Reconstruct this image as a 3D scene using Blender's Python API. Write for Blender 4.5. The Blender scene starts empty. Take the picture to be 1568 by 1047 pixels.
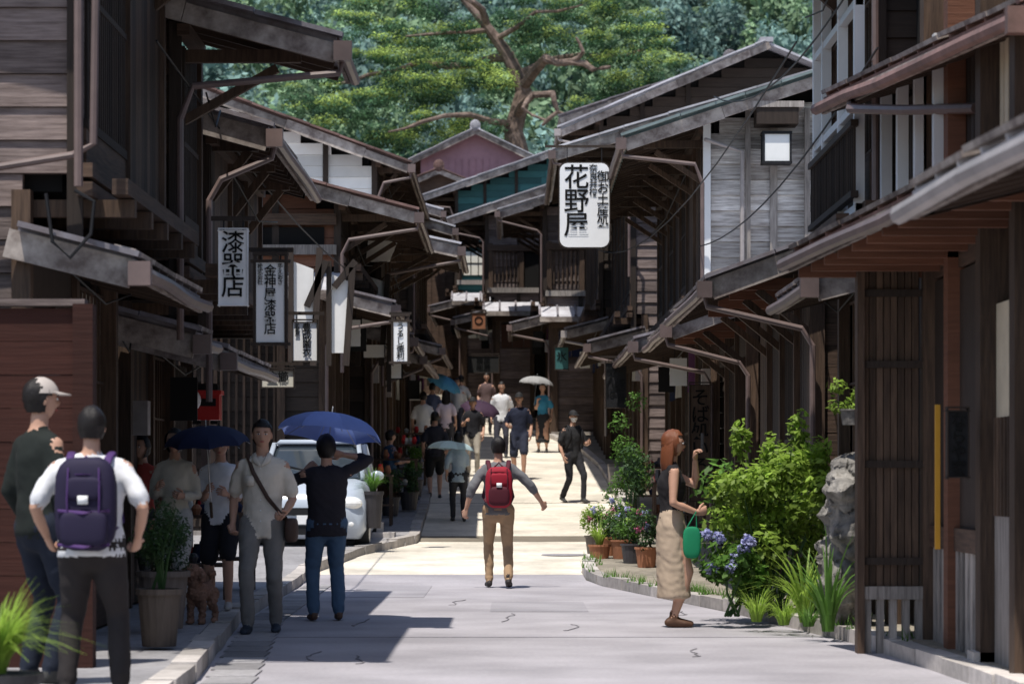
import bpy, math, random
import numpy as np
from mathutils import Vector, Matrix, noise
from mathutils.bvhtree import BVHTree
random.seed(7); rng=np.random.default_rng(7)
R=random.random
def U(a,b): return random.uniform(a,b)
F=4355.0
# survey helpers: bearing/elevation readings at a known distance -> metres
def X(b,d): return (b-784)*d/F
def Z(e,d): return 1.25+(727-e)*d/F
GY=[-60,32,42,51,66,85,110,130,160]; GZ=[0,0,.3,.75,1.77,3.0,4.6,5.8,7]
def g(y): return float(np.interp(y,GY,GZ))
scene=bpy.context.scene
# ------------------------------------------------------------------ materials
MATS={}
def mat(name,col,rough=.8,kind='plain',var=.5,scale=6,stretch=None,metal=0,bump=.3,col2=None,transl=0,spec=.3):
    if name in MATS: return MATS[name]
    m=bpy.data.materials.new(name); m.use_nodes=True
    nt=m.node_tree; N=nt.nodes; L=nt.links; N.clear()
    out=N.new('ShaderNodeOutputMaterial'); bs=N.new('ShaderNodeBsdfPrincipled')
    bs.inputs['Roughness'].default_value=rough; bs.inputs['Metallic'].default_value=metal
    bs.inputs['Specular IOR Level'].default_value=spec
    L.new(bs.outputs[0],out.inputs[0])
    tc=N.new('ShaderNodeTexCoord'); mp=N.new('ShaderNodeMapping'); L.new(tc.outputs['Object'],mp.inputs[0])
    if stretch: mp.inputs['Scale'].default_value=stretch
    nz=N.new('ShaderNodeTexNoise'); nz.inputs['Scale'].default_value=scale; nz.inputs['Detail'].default_value=6
    nz.inputs['Roughness'].default_value=.65
    L.new(mp.outputs[0],nz.inputs['Vector'])
    nz2=N.new('ShaderNodeTexNoise'); nz2.inputs['Scale'].default_value=.9; nz2.inputs['Detail'].default_value=4
    L.new(tc.outputs['Object'],nz2.inputs['Vector'])
    at=N.new('ShaderNodeAttribute'); at.attribute_name='tint'
    c2=col2 or tuple(c*.45 for c in col)
    mx=N.new('ShaderNodeMix'); mx.data_type='RGBA'
    rp=N.new('ShaderNodeValToRGB'); rp.color_ramp.elements[0].position=.35; rp.color_ramp.elements[1].position=.65
    L.new(nz.outputs['Fac'],rp.inputs[0])
    mul=N.new('ShaderNodeMath'); mul.operation='MULTIPLY'; mul.inputs[1].default_value=var
    L.new(rp.outputs[0],mul.inputs[0]); L.new(mul.outputs[0],mx.inputs['Factor'])
    mx.inputs['A'].default_value=(*col,1); mx.inputs['B'].default_value=(*c2,1)
    # large patches + per-board tint
    mr=N.new('ShaderNodeMapRange'); mr.inputs['From Min'].default_value=.3; mr.inputs['From Max'].default_value=.7
    mr.inputs['To Min'].default_value=1-.4*var; mr.inputs['To Max'].default_value=1+.3*var
    L.new(nz2.outputs['Fac'],mr.inputs['Value'])
    m2=N.new('ShaderNodeMath'); m2.operation='MULTIPLY'; L.new(mr.outputs[0],m2.inputs[0]); L.new(at.outputs['Fac'],m2.inputs[1])
    vm=N.new('ShaderNodeVectorMath'); vm.operation='SCALE'; L.new(mx.outputs['Result'],vm.inputs[0]); L.new(m2.outputs[0],vm.inputs['Scale'])
    L.new(vm.outputs[0],bs.inputs['Base Color'])
    if bump:
        b=N.new('ShaderNodeBump'); b.inputs['Strength'].default_value=bump; b.inputs['Distance'].default_value=.02
        L.new(nz.outputs['Fac'],b.inputs['Height']); L.new(b.outputs[0],bs.inputs['Normal'])
    if transl:
        tr=N.new('ShaderNodeBsdfTranslucent'); L.new(vm.outputs[0],tr.inputs['Color'])
        ms=N.new('ShaderNodeMixShader'); ms.inputs[0].default_value=transl
        L.new(bs.outputs[0],ms.inputs[1]); L.new(tr.outputs[0],ms.inputs[2]); L.new(ms.outputs[0],out.inputs[0])
    MATS[name]=m; return m
HS=(1,1,14); VS=(14,14,1)
mat('wood_dark',(.045,.032,.025),.75,scale=3,stretch=VS,col2=(.018,.013,.011))
mat('wood_darkh',(.05,.036,.028),.75,scale=3,stretch=HS,col2=(.018,.013,.011))
mat('wood_brown',(.105,.066,.044),.7,scale=3,stretch=VS,var=.8,col2=(.035,.022,.016))
mat('wood_brownh',(.11,.068,.047),.7,scale=3,stretch=HS,var=.8,col2=(.035,.022,.016))
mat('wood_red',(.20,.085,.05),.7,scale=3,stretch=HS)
mat('wood_gray',(.60,.57,.54),.85,scale=3,stretch=HS,col2=(.22,.19,.17),var=.9)
mat('wood_grayv',(.40,.36,.33),.85,scale=3,stretch=VS,col2=(.15,.13,.12),var=.8)
mat('wood_mauve',(.23,.18,.165),.85,scale=3,stretch=HS,col2=(.07,.05,.045),var=.8)
mat('rafter',(.07,.045,.032),.8,scale=4)
mat('fascia',(.44,.385,.345),.85,scale=5,col2=(.12,.09,.08),var=.9)
mat('plaster',(.82,.80,.77),.9,scale=4,var=.25,col2=(.6,.58,.55),bump=.1)
mat('cream',(.62,.52,.38),.9,scale=4,var=.3,bump=.1)
mat('roof_metal',(.26,.25,.28),.55,scale=4,col2=(.11,.08,.075),var=.8)
mat('roof_brown',(.27,.16,.14),.6,scale=4,col2=(.11,.07,.06),var=.7)
mat('roof_light',(.55,.55,.59),.6,scale=4,col2=(.28,.26,.28),var=.6)
mat('roof_green',(.22,.28,.28),.6,scale=4,var=.5)
mat('mauve_metal',(.42,.24,.28),.6,scale=3,var=.3)
mat('teal_metal',(.05,.17,.17),.6,scale=3,var=.3)
mat('gutter',(.17,.12,.11),.45,scale=4,var=.5,bump=.05,spec=.5)
mat('gutter_light',(.38,.34,.33),.45,scale=4,var=.5,bump=.05,spec=.5)
mat('black',(.012,.012,.014),.6,var=.2,bump=0)
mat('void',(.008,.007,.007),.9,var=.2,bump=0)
mat('glass',(.03,.04,.05),.08,var=.2,bump=0,spec=.8)
mat('paper',(.72,.69,.6),.9,var=.1,bump=0)
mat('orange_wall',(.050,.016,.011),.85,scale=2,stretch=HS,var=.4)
mat('stone',(.33,.31,.285),.95,scale=5,col2=(.09,.085,.08),var=.95,bump=1.0)
mat('terracotta',(.35,.15,.08),.8,var=.4); mat('pot_dark',(.06,.055,.06),.5,var=.4); mat('pot_wood',(.16,.13,.11),.8,scale=3,stretch=VS)
mat('leaf',(.14,.29,.05),.55,var=.3,bump=0,transl=.45)
mat('leaf_lime',(.38,.56,.09),.5,var=.3,bump=0,transl=.5)
mat('leaf_dark',(.05,.11,.035),.6,var=.3,bump=0,transl=.3)
mat('pine_lit',(.56,.74,.18),.7,var=.3,bump=0,transl=.35)  # needle colour painted as if sunlit, for the pad tops
mat('pine_shaded',(.085,.20,.09),.7,var=.3,bump=0,transl=.2)  # dark copy of the same needles, painting in shaded undersides
mat('hill_leaf_hazed',(.24,.38,.34),.8,var=.4,scale=.5,bump=0,transl=.25)  # distance haze mixed into the leaf colour, pale and bluish
mat('hill_leaf_green_hazed',(.28,.42,.24),.8,var=.4,scale=.5,bump=0,transl=.25)  # greener leaves, lightened in colour for distance haze too
mat('hill_ground_hazed',(.10,.18,.17),.9,var=.4,scale=.4)  # slope colour tinted bluish to paint in distance haze
mat('bark',(.27,.20,.165),.9,scale=4,var=.9,col2=(.08,.055,.045),bump=.6)
mat('flower',(.50,.52,.85),.6,var=.2,bump=0,transl=.3); mat('flower_pink',(.7,.2,.35),.6,var=.2,bump=0,transl=.3)
mat('white_paint',(.88,.88,.88),.5,var=.08,bump=0); mat('yellow',(.6,.30,.03),.6,var=.2); mat('red',(.55,.03,.03),.4,var=.2)
mat('asphalt',(.40,.38,.405),.9,scale=26,col2=(.30,.285,.31),var=.55,bump=.5)
mat('kerb',(.52,.48,.45),.9,scale=10,var=.5); mat('soil',(.34,.30,.24),.95,scale=12,var=.7)
mat('sidewalk',(.33,.32,.33),.9,scale=14,var=.5); mat('dirt',(.22,.19,.15),.95,scale=2,var=.5)
mat('patch',(.345,.33,.355),.9,scale=26,col2=(.26,.25,.27),var=.5,bump=.5)
mat('ink',(.02,.02,.02),.8,var=.1,bump=0); mat('inkgray',(.3,.3,.3),.8,var=.1,bump=0)
mat('skin',(.52,.30,.21),.5,var=.1,scale=5,bump=0); mat('lip',(.42,.13,.11),.5,var=.1,bump=0); mat('eye',(.75,.75,.73),.2,var=0,bump=0)
mat('hair_black',(.018,.014,.013),.45,scale=30,stretch=VS,var=.5); mat('hair_red',(.24,.08,.035),.4,scale=30,stretch=VS,var=.5)
mat('poodle',(.30,.17,.12),.95,scale=40,var=.6,bump=.8)
mat('car_paint_shaded',(.42,.47,.54),.2,var=.05,bump=0,spec=.6); mat('tire',(.02,.02,.02),.8,var=.2); mat('rim',(.5,.5,.5),.3,metal=.8,var=.1,bump=0)  # car paint darkened so its colour carries the shade over the car
mat('lamp_glass',(.85,.85,.83),.2,var=.1,bump=0)
mat('steel',(.5,.5,.5),.35,metal=.9,var=.2,bump=0)
def cloth(name,col,rough=.9): 
    mat(name,col,rough,scale=7,var=.25,bump=.25); return name
mat('paving',(.74,.68,.58),.9,scale=9,col2=(.54,.49,.41),var=.7,bump=.6)
# ------------------------------------------------------------------ mesh builder
class MB:
    def __init__(s): s.v=[];s.f=[];s.m=[];s.t=[];s.mats=[]
    def mi(s,m):
        if m not in s.mats: s.mats.append(m)
        return s.mats.index(m)
    def add(s,vs,fs,m,t=None):
        o=len(s.v); s.v+= [tuple(v) for v in vs]; k=s.mi(m); t=U(.7,1.25) if t is None else t
        for f in fs: s.f.append(tuple(i+o for i in f)); s.m.append(k); s.t.append(t)
    def box(s,x0,x1,y0,y1,z0,z1,m,t=None):
        if x0>x1:x0,x1=x1,x0
        vs=[(x0,y0,z0),(x1,y0,z0),(x1,y1,z0),(x0,y1,z0),(x0,y0,z1),(x1,y0,z1),(x1,y1,z1),(x0,y1,z1)]
        s.add(vs,[(0,3,2,1),(4,5,6,7),(0,1,5,4),(1,2,6,5),(2,3,7,6),(3,0,4,7)],m,t)
    def beam(s,p0,p1,w,h,m,t=None,up=(0,0,1)):
        p0=Vector(p0);p1=Vector(p1);d=(p1-p0)
        if d.length<1e-5:return
        d.normalize();u=Vector(up); a=d.cross(u)
        if a.length<1e-3:a=d.cross(Vector((0,1,0)))
        a.normalize();b=a.cross(d); a*=w/2;b*=h/2
        vs=[p0-a-b,p0+a-b,p0+a+b,p0-a+b,p1-a-b,p1+a-b,p1+a+b,p1-a+b]
        s.add(vs,[(0,1,2,3),(7,6,5,4),(0,4,5,1),(1,5,6,2),(2,6,7,3),(3,7,4,0)],m,t)
    def prism(s,poly,y0,y1,m,t=None):
        n=len(poly); vs=[(x,y0,z) for x,z in poly]+[(x,y1,z) for x,z in poly]
        fs=[tuple(range(n)),tuple(range(2*n-1,n-1,-1))]+[(i,i+n,(i+1)%n+n,(i+1)%n) for i in range(n)]
        s.add(vs,fs,m,t)
    def sweep(s,pts,rad,m,ref=(1,0,0),n=12,t=None,rnd=True):
        pts=[Vector(p) for p in pts]; rad=[(r,r) if not isinstance(r,(tuple,list)) else r for r in rad]
        if rnd:
            d0=(pts[0]-pts[1]).normalized(); d1=(pts[-1]-pts[-2]).normalized()
            r0=min(rad[0]); r1=min(rad[-1])
            pts=[pts[0]+d0*r0*.75,pts[0]+d0*r0*.45]+pts+[pts[-1]+d1*r1*.45,pts[-1]+d1*r1*.75]
            q=lambda r,k:(r[0]*k,r[1]*k)
            rad=[q(rad[0],.35),q(rad[0],.8)]+list(rad)+[q(rad[-1],.8),q(rad[-1],.35)]
        N=len(pts); vs=[];ref=Vector(ref)
        for i,p in enumerate(pts):
            tg=(pts[min(i+1,N-1)]-pts[max(i-1,0)]).normalized()
            a=ref-tg*ref.dot(tg)
            if a.length<.05:
                rr=Vector((0,1,0)) if abs(tg.y)<.9 else Vector((0,0,1)); a=rr-tg*rr.dot(tg)
            a.normalize(); b=tg.cross(a)
            for j in range(n):
                c=math.cos(2*math.pi*j/n);q_=math.sin(2*math.pi*j/n)
                vs.append(p+a*c*rad[i][0]+b*q_*rad[i][1])
        fs=[]
        for i in range(N-1):
            for j in range(n):
                k=(j+1)%n; fs.append((i*n+j,i*n+k,(i+1)*n+k,(i+1)*n+j))
        fs.append(tuple(range(n-1,-1,-1))); fs.append(tuple((N-1)*n+j for j in range(n)))
        s.add(vs,fs,m,1.0 if t is None else t)
    def ell(s,c,r,m,n=12,k=8,e=1.0,M=None,fn=None,sel=None,t=1.0):
        vs=[];c=Vector(c)
        def sg(x,e): return math.copysign(abs(x)**e,x)
        for i in range(k+1):
            ph=-math.pi/2+math.pi*i/k
            for j in range(n):
                th=2*math.pi*j/n
                u=Vector((sg(math.cos(ph),e)*sg(math.cos(th),e),sg(math.cos(ph),e)*sg(math.sin(th),e),sg(math.sin(ph),e)))
                p=Vector((u.x*r[0],u.y*r[1],u.z*r[2]))
                if fn: p=fn(u,p)
                if M: p=M@p
                vs.append(c+p)
        fs=[]
        for i in range(k):
            for j in range(n):
                q=(j+1)%n
                if sel:
                    ph=-math.pi/2+math.pi*(i+.5)/k; th=2*math.pi*(j+.5)/n
                    if not sel(math.cos(ph)*math.cos(th),math.cos(ph)*math.sin(th),math.sin(ph)): continue
                fs.append((i*n+j,i*n+q,(i+1)*n+q,(i+1)*n+j))
        s.add(vs,fs,m,t)
    def lathe(s,c,prof,m,n=16,t=None):
        vs=[];c=Vector(c)
        for r,z in prof:
            for j in range(n):
                a=2*math.pi*j/n; vs.append(c+Vector((r*math.cos(a),r*math.sin(a),z)))
        fs=[(i*n+j,i*n+(j+1)%n,(i+1)*n+(j+1)%n,(i+1)*n+j) for i in range(len(prof)-1) for j in range(n)]
        s.add(vs,fs,m,t)
    def obj(s,name,parent=None,smooth=False):
        me=bpy.data.meshes.new(name); me.from_pydata(s.v,[],s.f)
        for m in s.mats: me.materials.append(MATS[m])
        if s.f:
            me.polygons.foreach_set('material_index',s.m)
            a=me.attributes.new('tint','FLOAT','FACE'); a.data.foreach_set('value',s.t)
            if smooth: me.polygons.foreach_set('use_smooth',[True]*len(s.f))
        me.update()
        o=bpy.data.objects.new(name,me); scene.collection.objects.link(o)
        if parent: o.parent=parent
        return o
def empty(name,loc=(0,0,0),rot=0):
    e=bpy.data.objects.new(name,None); scene.collection.objects.link(e); e.location=loc; e.rotation_euler=(0,0,rot); e.empty_display_size=.2
    return e
tscene=bpy.data.scenes.new('scratch')
def remeshed(V,Fc,vox,smooth_it=2):
    src=bpy.data.meshes.new('src'); src.from_pydata(V,[],Fc); src.update()
    tmp=bpy.data.objects.new('tmp',src); tscene.collection.objects.link(tmp)
    md=tmp.modifiers.new('r','REMESH'); md.mode='VOXEL'; md.voxel_size=vox; md.use_smooth_shade=True
    if smooth_it: sm_=tmp.modifiers.new('s','SMOOTH'); sm_.factor=.5; sm_.iterations=smooth_it
    vl=tscene.view_layers[0]; vl.update(); dg=vl.depsgraph; dg.update()
    me=bpy.data.meshes.new_from_object(tmp.evaluated_get(dg))
    bpy.data.objects.remove(tmp); bpy.data.meshes.remove(src)
    return me
# ------------------------------------------------------------------ world & sun
w=bpy.data.worlds.new('World'); scene.world=w; w.use_nodes=True
nt=w.node_tree; sk=nt.nodes.new('ShaderNodeTexSky'); sk.sky_type='NISHITA'; sk.sun_disc=False
sdir=Vector((.155,.30,-.94)).normalized()
sk.sun_elevation=math.asin(-sdir.z); sk.sun_rotation=math.atan2(-sdir.x,-sdir.y)
nt.links.new(sk.outputs[0],nt.nodes['Background'].inputs[0]); nt.nodes['Background'].inputs[1].default_value=.15
sd=bpy.data.lights.new('sun','SUN'); sd.energy=5.0; sd.angle=math.radians(.5); sd.color=(1,.95,.87)
so=bpy.data.objects.new('sun',sd); scene.collection.objects.link(so); so.rotation_euler=(-sdir).to_track_quat('Z','Y').to_euler(); so.location=(-10,0,40)
scene.view_settings.view_transform='Standard'; scene.view_settings.look='None'; scene.view_settings.exposure=0
cd=bpy.data.cameras.new('camera'); cam=bpy.data.objects.new('camera',cd); scene.collection.objects.link(cam); scene.camera=cam
cam.location=(0,0,1.25); cam.rotation_euler=(math.radians(90),0,0)
cd.lens=100; cd.sensor_width=36; cd.shift_y=(727-523.5)/1568; cd.clip_end=2000; cd.clip_start=.5
cd.dof.use_dof=True; cd.dof.focus_distance=30; cd.dof.aperture_fstop=4.0
# ------------------------------------------------------------------ ground
EL=([5,17,24,34,38,41,50,60,66,80,110],[-1.6,-1.9,-2.3,-2.4,-2.0,-1.35,-1.45,-1.65,-1.75,-3.0,-7])
ER=([5,17,21,25.5,33,34.5,37,42,51,60,66,72,80,90,110],[2.9,2.75,2.55,2.03,.86,.84,1.0,1.6,1.9,1.85,1.6,1.0,-.6,-1.8,-4.5])
def el(y): return float(np.interp(y,*EL))
def er(y): return float(np.interp(y,*ER))
m=MB(); xs=[-500,-120,-30,-8,-3,0,3,8,30,120,500]; ys=list(np.arange(-60,161,4))+[200,300,600,1200]
vs=[(x,y,g(y)-.012) for y in ys for x in xs]; n=len(xs)
m.add(vs,[(j*n+i,j*n+i+1,(j+1)*n+i+1,(j+1)*n+i) for j in range(len(ys)-1) for i in range(n-1)],'dirt',1); m.obj('ground')
def strip(name,y0,y1,fa,fb,dz,mt,step=.5,nx=6):
    m=MB(); ys=list(np.arange(y0,y1,step))+[y1]; vs=[]
    for y in ys:
        a,b=fa(y),fb(y)
        for i in range(nx+1): vs.append((a+(b-a)*i/nx,y,g(y)+dz))
    n=nx+1
    m.add(vs,[(j*n+i,j*n+i+1,(j+1)*n+i+1,(j+1)*n+i) for j in range(len(ys)-1) for i in range(nx)],mt,1); return m.obj(name)
strip('asphalt_road',-5,34,lambda y:el(max(y,5)),lambda y:er(max(y,5)),0,'asphalt')
strip('paved_road',34,110,el,er,.001,'paving')
m=MB() # repair patches, seams and a manhole in the asphalt
for x0,x1,y0,y1 in ((-1.9,2.6,21.9,21.98),(-.2,.7,26,28.0),(-1.7,-.9,29,32.5)): m.box(x0,x1,y0,y1,.001,.004,'patch',1)
m.box(-2.3,.8,33.9,34.02,.001,.008,'kerb',1)
for i in range(9):
    y=U(12,33); x=U(-1.5,1.6); pts=[(x,y,.004)]
    for k in range(7): x+=U(-.03,.06); y+=U(.02,.3); pts.append((x,y,.004))
    for a,b in zip(pts[:-1],pts[1:]): m.beam(a,b,.010,.004,'patch',.7)
m.obj('road_repairs')
m=MB(); m.lathe((.7,38,g(38)+.004),[(0,.01),(.3,.01),(.31,.0)],'patch',n=28); m.obj('manhole_cover')
def walk(name,y0,y1,fa,fb,mt,h=.1):
    m=MB(); ys=list(np.arange(y0,y1,.7))+[y1]
    for a,b in zip(ys[:-1],ys[1:]):
        pts=[(fa(a),a),(fb(a),a),(fb(b)  ,b),(fa(b),b)]
        vs=[(x,y,g(y)-.1) for x,y in pts]+[(x,y,g(y)+h) for x,y in pts]
        m.add(vs,[(0,3,2,1),(4,5,6,7),(0,1,5,4),(1,2,6,5),(2,3,7,6),(3,0,4,7)],mt,1)
    m.obj(name)
walk('pavement',5,110,lambda y:-14,lambda y:el(y)-.16,'sidewalk')
walk('pavement',5,110,lambda y:er(y)+.16,lambda y:14,'soil')
def kerbs(f,sgn,y0,y1):
    m=MB(); y=y0
    while y<y1:
        L=U(.6,.95); b=y+L-.015
        xa,xb=f(y),f(b); j=U(-.01,.01)
        pts=[(xa+j,y),(xa+j+sgn*.155,y),(xb+j+sgn*.155,b),(xb+j,b)]
        if sgn<0: pts=pts[::-1]
        h=.11+U(-.01,.012)
        vs=[(x,yy,g(yy)-.1) for x,yy in pts]+[(x,yy,g(yy)+h) for x,yy in pts]
        m.add(vs,[(0,3,2,1),(4,5,6,7),(0,1,5,4),(1,2,6,5),(2,3,7,6),(3,0,4,7)],'kerb')
        y+=L
    m.obj('kerb')
kerbs(el,-1,8,105); kerbs(er,1,8,105)
m=MB()
for y in np.arange(12,34,.62): m.box(el(y)+.04,el(y)+.34,y,y+.58,.002,.010,'sidewalk')
m.obj('gutter_drain')
# ------------------------------------------------------------------ roofs
def roof(b,en,ef,run,mt='roof_metal',gut='gutter',rw=True,wallx=None,thick=.045,downs=True,bmat='fascia'):
    en=Vector(en);ef=Vector(ef);run=Vector((run[0],0,run[1])); s=1 if run.x>0 else -1
    nrm=Vector((-run.z*s,0,abs(run.x))).normalized()
    q=[en,ef,ef+run,en+run]; up=nrm*thick
    if s<0: q=q[::-1]
    b.add([p for p in q]+[p+up for p in q],[(0,1,2,3),(7,6,5,4),(0,4,5,1),(1,5,6,2),(2,6,7,3),(3,7,4,0)],mt,U(.8,1.2))
    L=(ef-en).length; ld=(ef-en).normalized()
    k=int(L/.4)+1
    for i in range(k+1):
        p=en+ld*min(L-.05,.1+i*.4)-nrm*.045
        b.beam(p+run*.01,p+run*min(1,1.9/max(.1,run.length)),.05,.075,'rafter',up=nrm)
    for i in range(3):
        p=-nrm*.02+run*(.12+.2*i)
        b.beam(en+p+ld*.05,ef+p-ld*.05,.1,.02,'wood_brownh')
    for i in range(int(L/.45)+1):
        p=en+ld*min(L,i*.45+.02)+nrm*(thick+.012); b.beam(p,p+run,.035,.03,mt,up=nrm)
    v=Vector((0,-.03,0)); rl=run.length+.05; rd=run.normalized()
    t=-.03
    while t<rl-.02:
        l=min(U(.7,1.6),rl-t); o=-nrm*(.07+U(-.012,.012))+v*U(.85,1.2)
        b.beam(en+o+rd*t,en+o+rd*(t+l-.006),.035,U(.14,.19),bmat,up=nrm); t+=l
    cap=en-Vector((0,.055,0))+nrm*(thick+.02)-rd*.05
    t=0
    while t<rl:
        l=min(U(.4,1.1),rl-t); b.beam(cap+rd*t+nrm*U(0,.02),cap+rd*(t+l-.01)+nrm*U(0,.02),.12,.035,mt,up=nrm); t+=l
    b.beam(en-rd*.02-nrm*.03,ef-rd*.02-nrm*.03,.03,.1,bmat)
    t=0
    while t<L:
        l=min(U(.8,1.8),L-t); b.beam(en+ld*t+rd*.06+nrm*(thick+.04),en+ld*(t+l-.03)+rd*.06+nrm*(thick+.04+U(-.01,.015)),.14,.03,'fascia',up=nrm); t+=l
    if gut:
        o=Vector((-s*.07,0,-.05)); r=.045
        pts=[en+o-ld*.08]
        k=max(2,int(L/1.2))
        for i in range(1,k+1): pts.append(en+o+ld*(L*i/k)+Vector((0,0,U(-.02,.012))))
        b.sweep(pts,[r]*len(pts),gut,n=8,rnd=False)
        b.box(pts[0].x-.07,pts[0].x+.07,pts[0].y-.05,pts[0].y+.05,pts[0].z-.09,pts[0].z+.06,gut)
        if wallx is not None and downs:
            p=pts[0]+Vector((0,.08,-.03)); wx=wallx-s*.06
            b.sweep([p,p+Vector((s*.03,0,-.14)),Vector((wx-s*.1,p.y,p.z-U(.22,.4))),Vector((wx,p.y,p.z-.5)),Vector((wx,p.y,p.z-2.2))],[.028]*5,gut,n=8,rnd=False)
def slats(b,x,y0,y1,z0,z1,mt='wood_dark',gap=.09,wd=.03,dp=.04):
    y=y0
    while y<y1: b.box(x-dp/2,x+dp/2,y,y+wd,z0,z1,mt,U(.6,1.5)); y+=gap
def bay(b,s,x,y0,y1,z0,z1,kind):
    i=x+s*.1
    if kind=='lattice':
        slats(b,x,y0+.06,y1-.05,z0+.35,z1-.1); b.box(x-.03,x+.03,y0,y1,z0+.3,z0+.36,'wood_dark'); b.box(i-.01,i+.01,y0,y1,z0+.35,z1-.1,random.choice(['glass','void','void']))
        b.box(x-.02,x+.02,y0,y1,z0,z0+.3,'wood_brownh')
        zz=(z0+z1)/2; b.box(x-.026,x+.026,y0,y1,zz,zz+.04,'wood_dark')
    elif kind=='boards':
        y=y0
        while y<y1-.02: b.box(x-.012+U(0,.008),x+.012,y,min(y+.155,y1),z0,z1,'wood_dark' if R()<.6 else 'wood_brown'); y+=.16
    elif kind=='shoji':
        b.box(i-.01,i+.01,y0,y1,z0+.5,z1-.1,'paper')
        slats(b,x+s*.05,y0+.04,y1,z0+.45,z1-.08,'wood_brown',.18,.02,.02)
        for q in range(4): zz=z0+.5+(z1-z0-.6)*q/3; b.box(x+s*.03,x+s*.06,y0,y1,zz,zz+.02,'wood_brown')
        b.box(x-.02,x+.02,y0,y1,z0,z0+.45,'wood_brownh')
    elif kind=='noren':
        y=y0+.05; col=random.choice(['noren_navy','noren_white','noren_brown','noren_purple'])
        while y<y1-.2:
            ww=min(.42,y1-y); n=6; vs=[]
            for a in range(n+1):
                yy=y+ww*.94*a/n
                vs+= [(x-s*.06+.015*math.sin(a*1.9),yy,z1-.12),(x-s*.06+.035*math.sin(a*1.9+1),yy,z1-.75+U(-.01,.01))]
            b.add(vs,[(2*a,2*a+2,2*a+3,2*a+1) for a in range(n)],col,U(.8,1.1)); y+=.43
        b.beam((x-s*.06,y0,z1-.11),(x-s*.06,y1,z1-.11),.03,.03,'wood_brown')
    elif kind=='open':
        b.box(x-.02,x+.02,y0,y1,z1-.3,z1,'wood_dark')
        for q in range(3):
            zz=z0+.3+q*.35; b.box(x+s*.02,x+s*.4,y0+.15,y1-.15,zz,zz+.03,'wood_brown')
            for r_ in range(5): 
                yy=U(y0+.2,y1-.35); b.box(x+s*.08,x+s*.25,yy,yy+U(.06,.16),zz+.03,zz+U(.1,.25),random.choice(['paper','red','wood_brown','noren_white','pot_dark','yellow']))
for n_,c_ in dict(noren_navy=(.02,.03,.08),noren_white=(.6,.6,.58),noren_brown=(.14,.07,.05),noren_purple=(.12,.04,.12)).items(): mat(n_,c_,.9,var=.2,scale=8,transl=.2)
def camfront(b,x0,x1,y,z0,z1):
    """timber front on a gable end: posts, lattice, shoji, cloth curtain"""
    x=x0; 
    while x<x1-.3:
        ww=min(U(.8,1.2),x1-x); b.box(x-.06,x+.06,y-.1,y-.02,z0,z1,'wood_brown')
        k=random.choice(['lat','win','noren','lat','dark'])
        if k=='lat':
            q=x+.1
            while q<x+ww-.05: b.box(q,q+.035,y-.07,y-.03,z0+.3,z1-.25,'wood_brown',U(.6,1.5)); q+=.11
        elif k=='win':
            b.box(x+.1,x+ww-.1,y-.045,y-.03,z1-1.1,z1-.35,'paper')
            for q in range(4): xx=x+.1+(ww-.2)*q/3; b.box(xx-.012,xx+.012,y-.06,y-.046,z1-1.1,z1-.35,'wood_dark')
            b.box(x+.08,x+ww-.08,y-.06,y-.046,z1-.74,z1-.71,'wood_dark')
        elif k=='noren':
            c=random.choice(['noren_navy','noren_white','noren_brown']); q=x+.1
            while q<x+ww-.15: b.box(q,q+.3,y-.09,y-.085,z1-.95,z1-.3,c); q+=.32
        else: b.box(x+.08,x+ww-.08,y-.04,y-.03,z0+.1,z1-.25,'void')
        x+=ww
    b.box(x0-.1,x1+.1,y-.13,y-.02,z1-.22,z1-.06,'wood_brownh'); b.box(x0-.1,x1+.1,y-.12,y-.02,z0,z0+.14,'wood_grayv')
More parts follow.
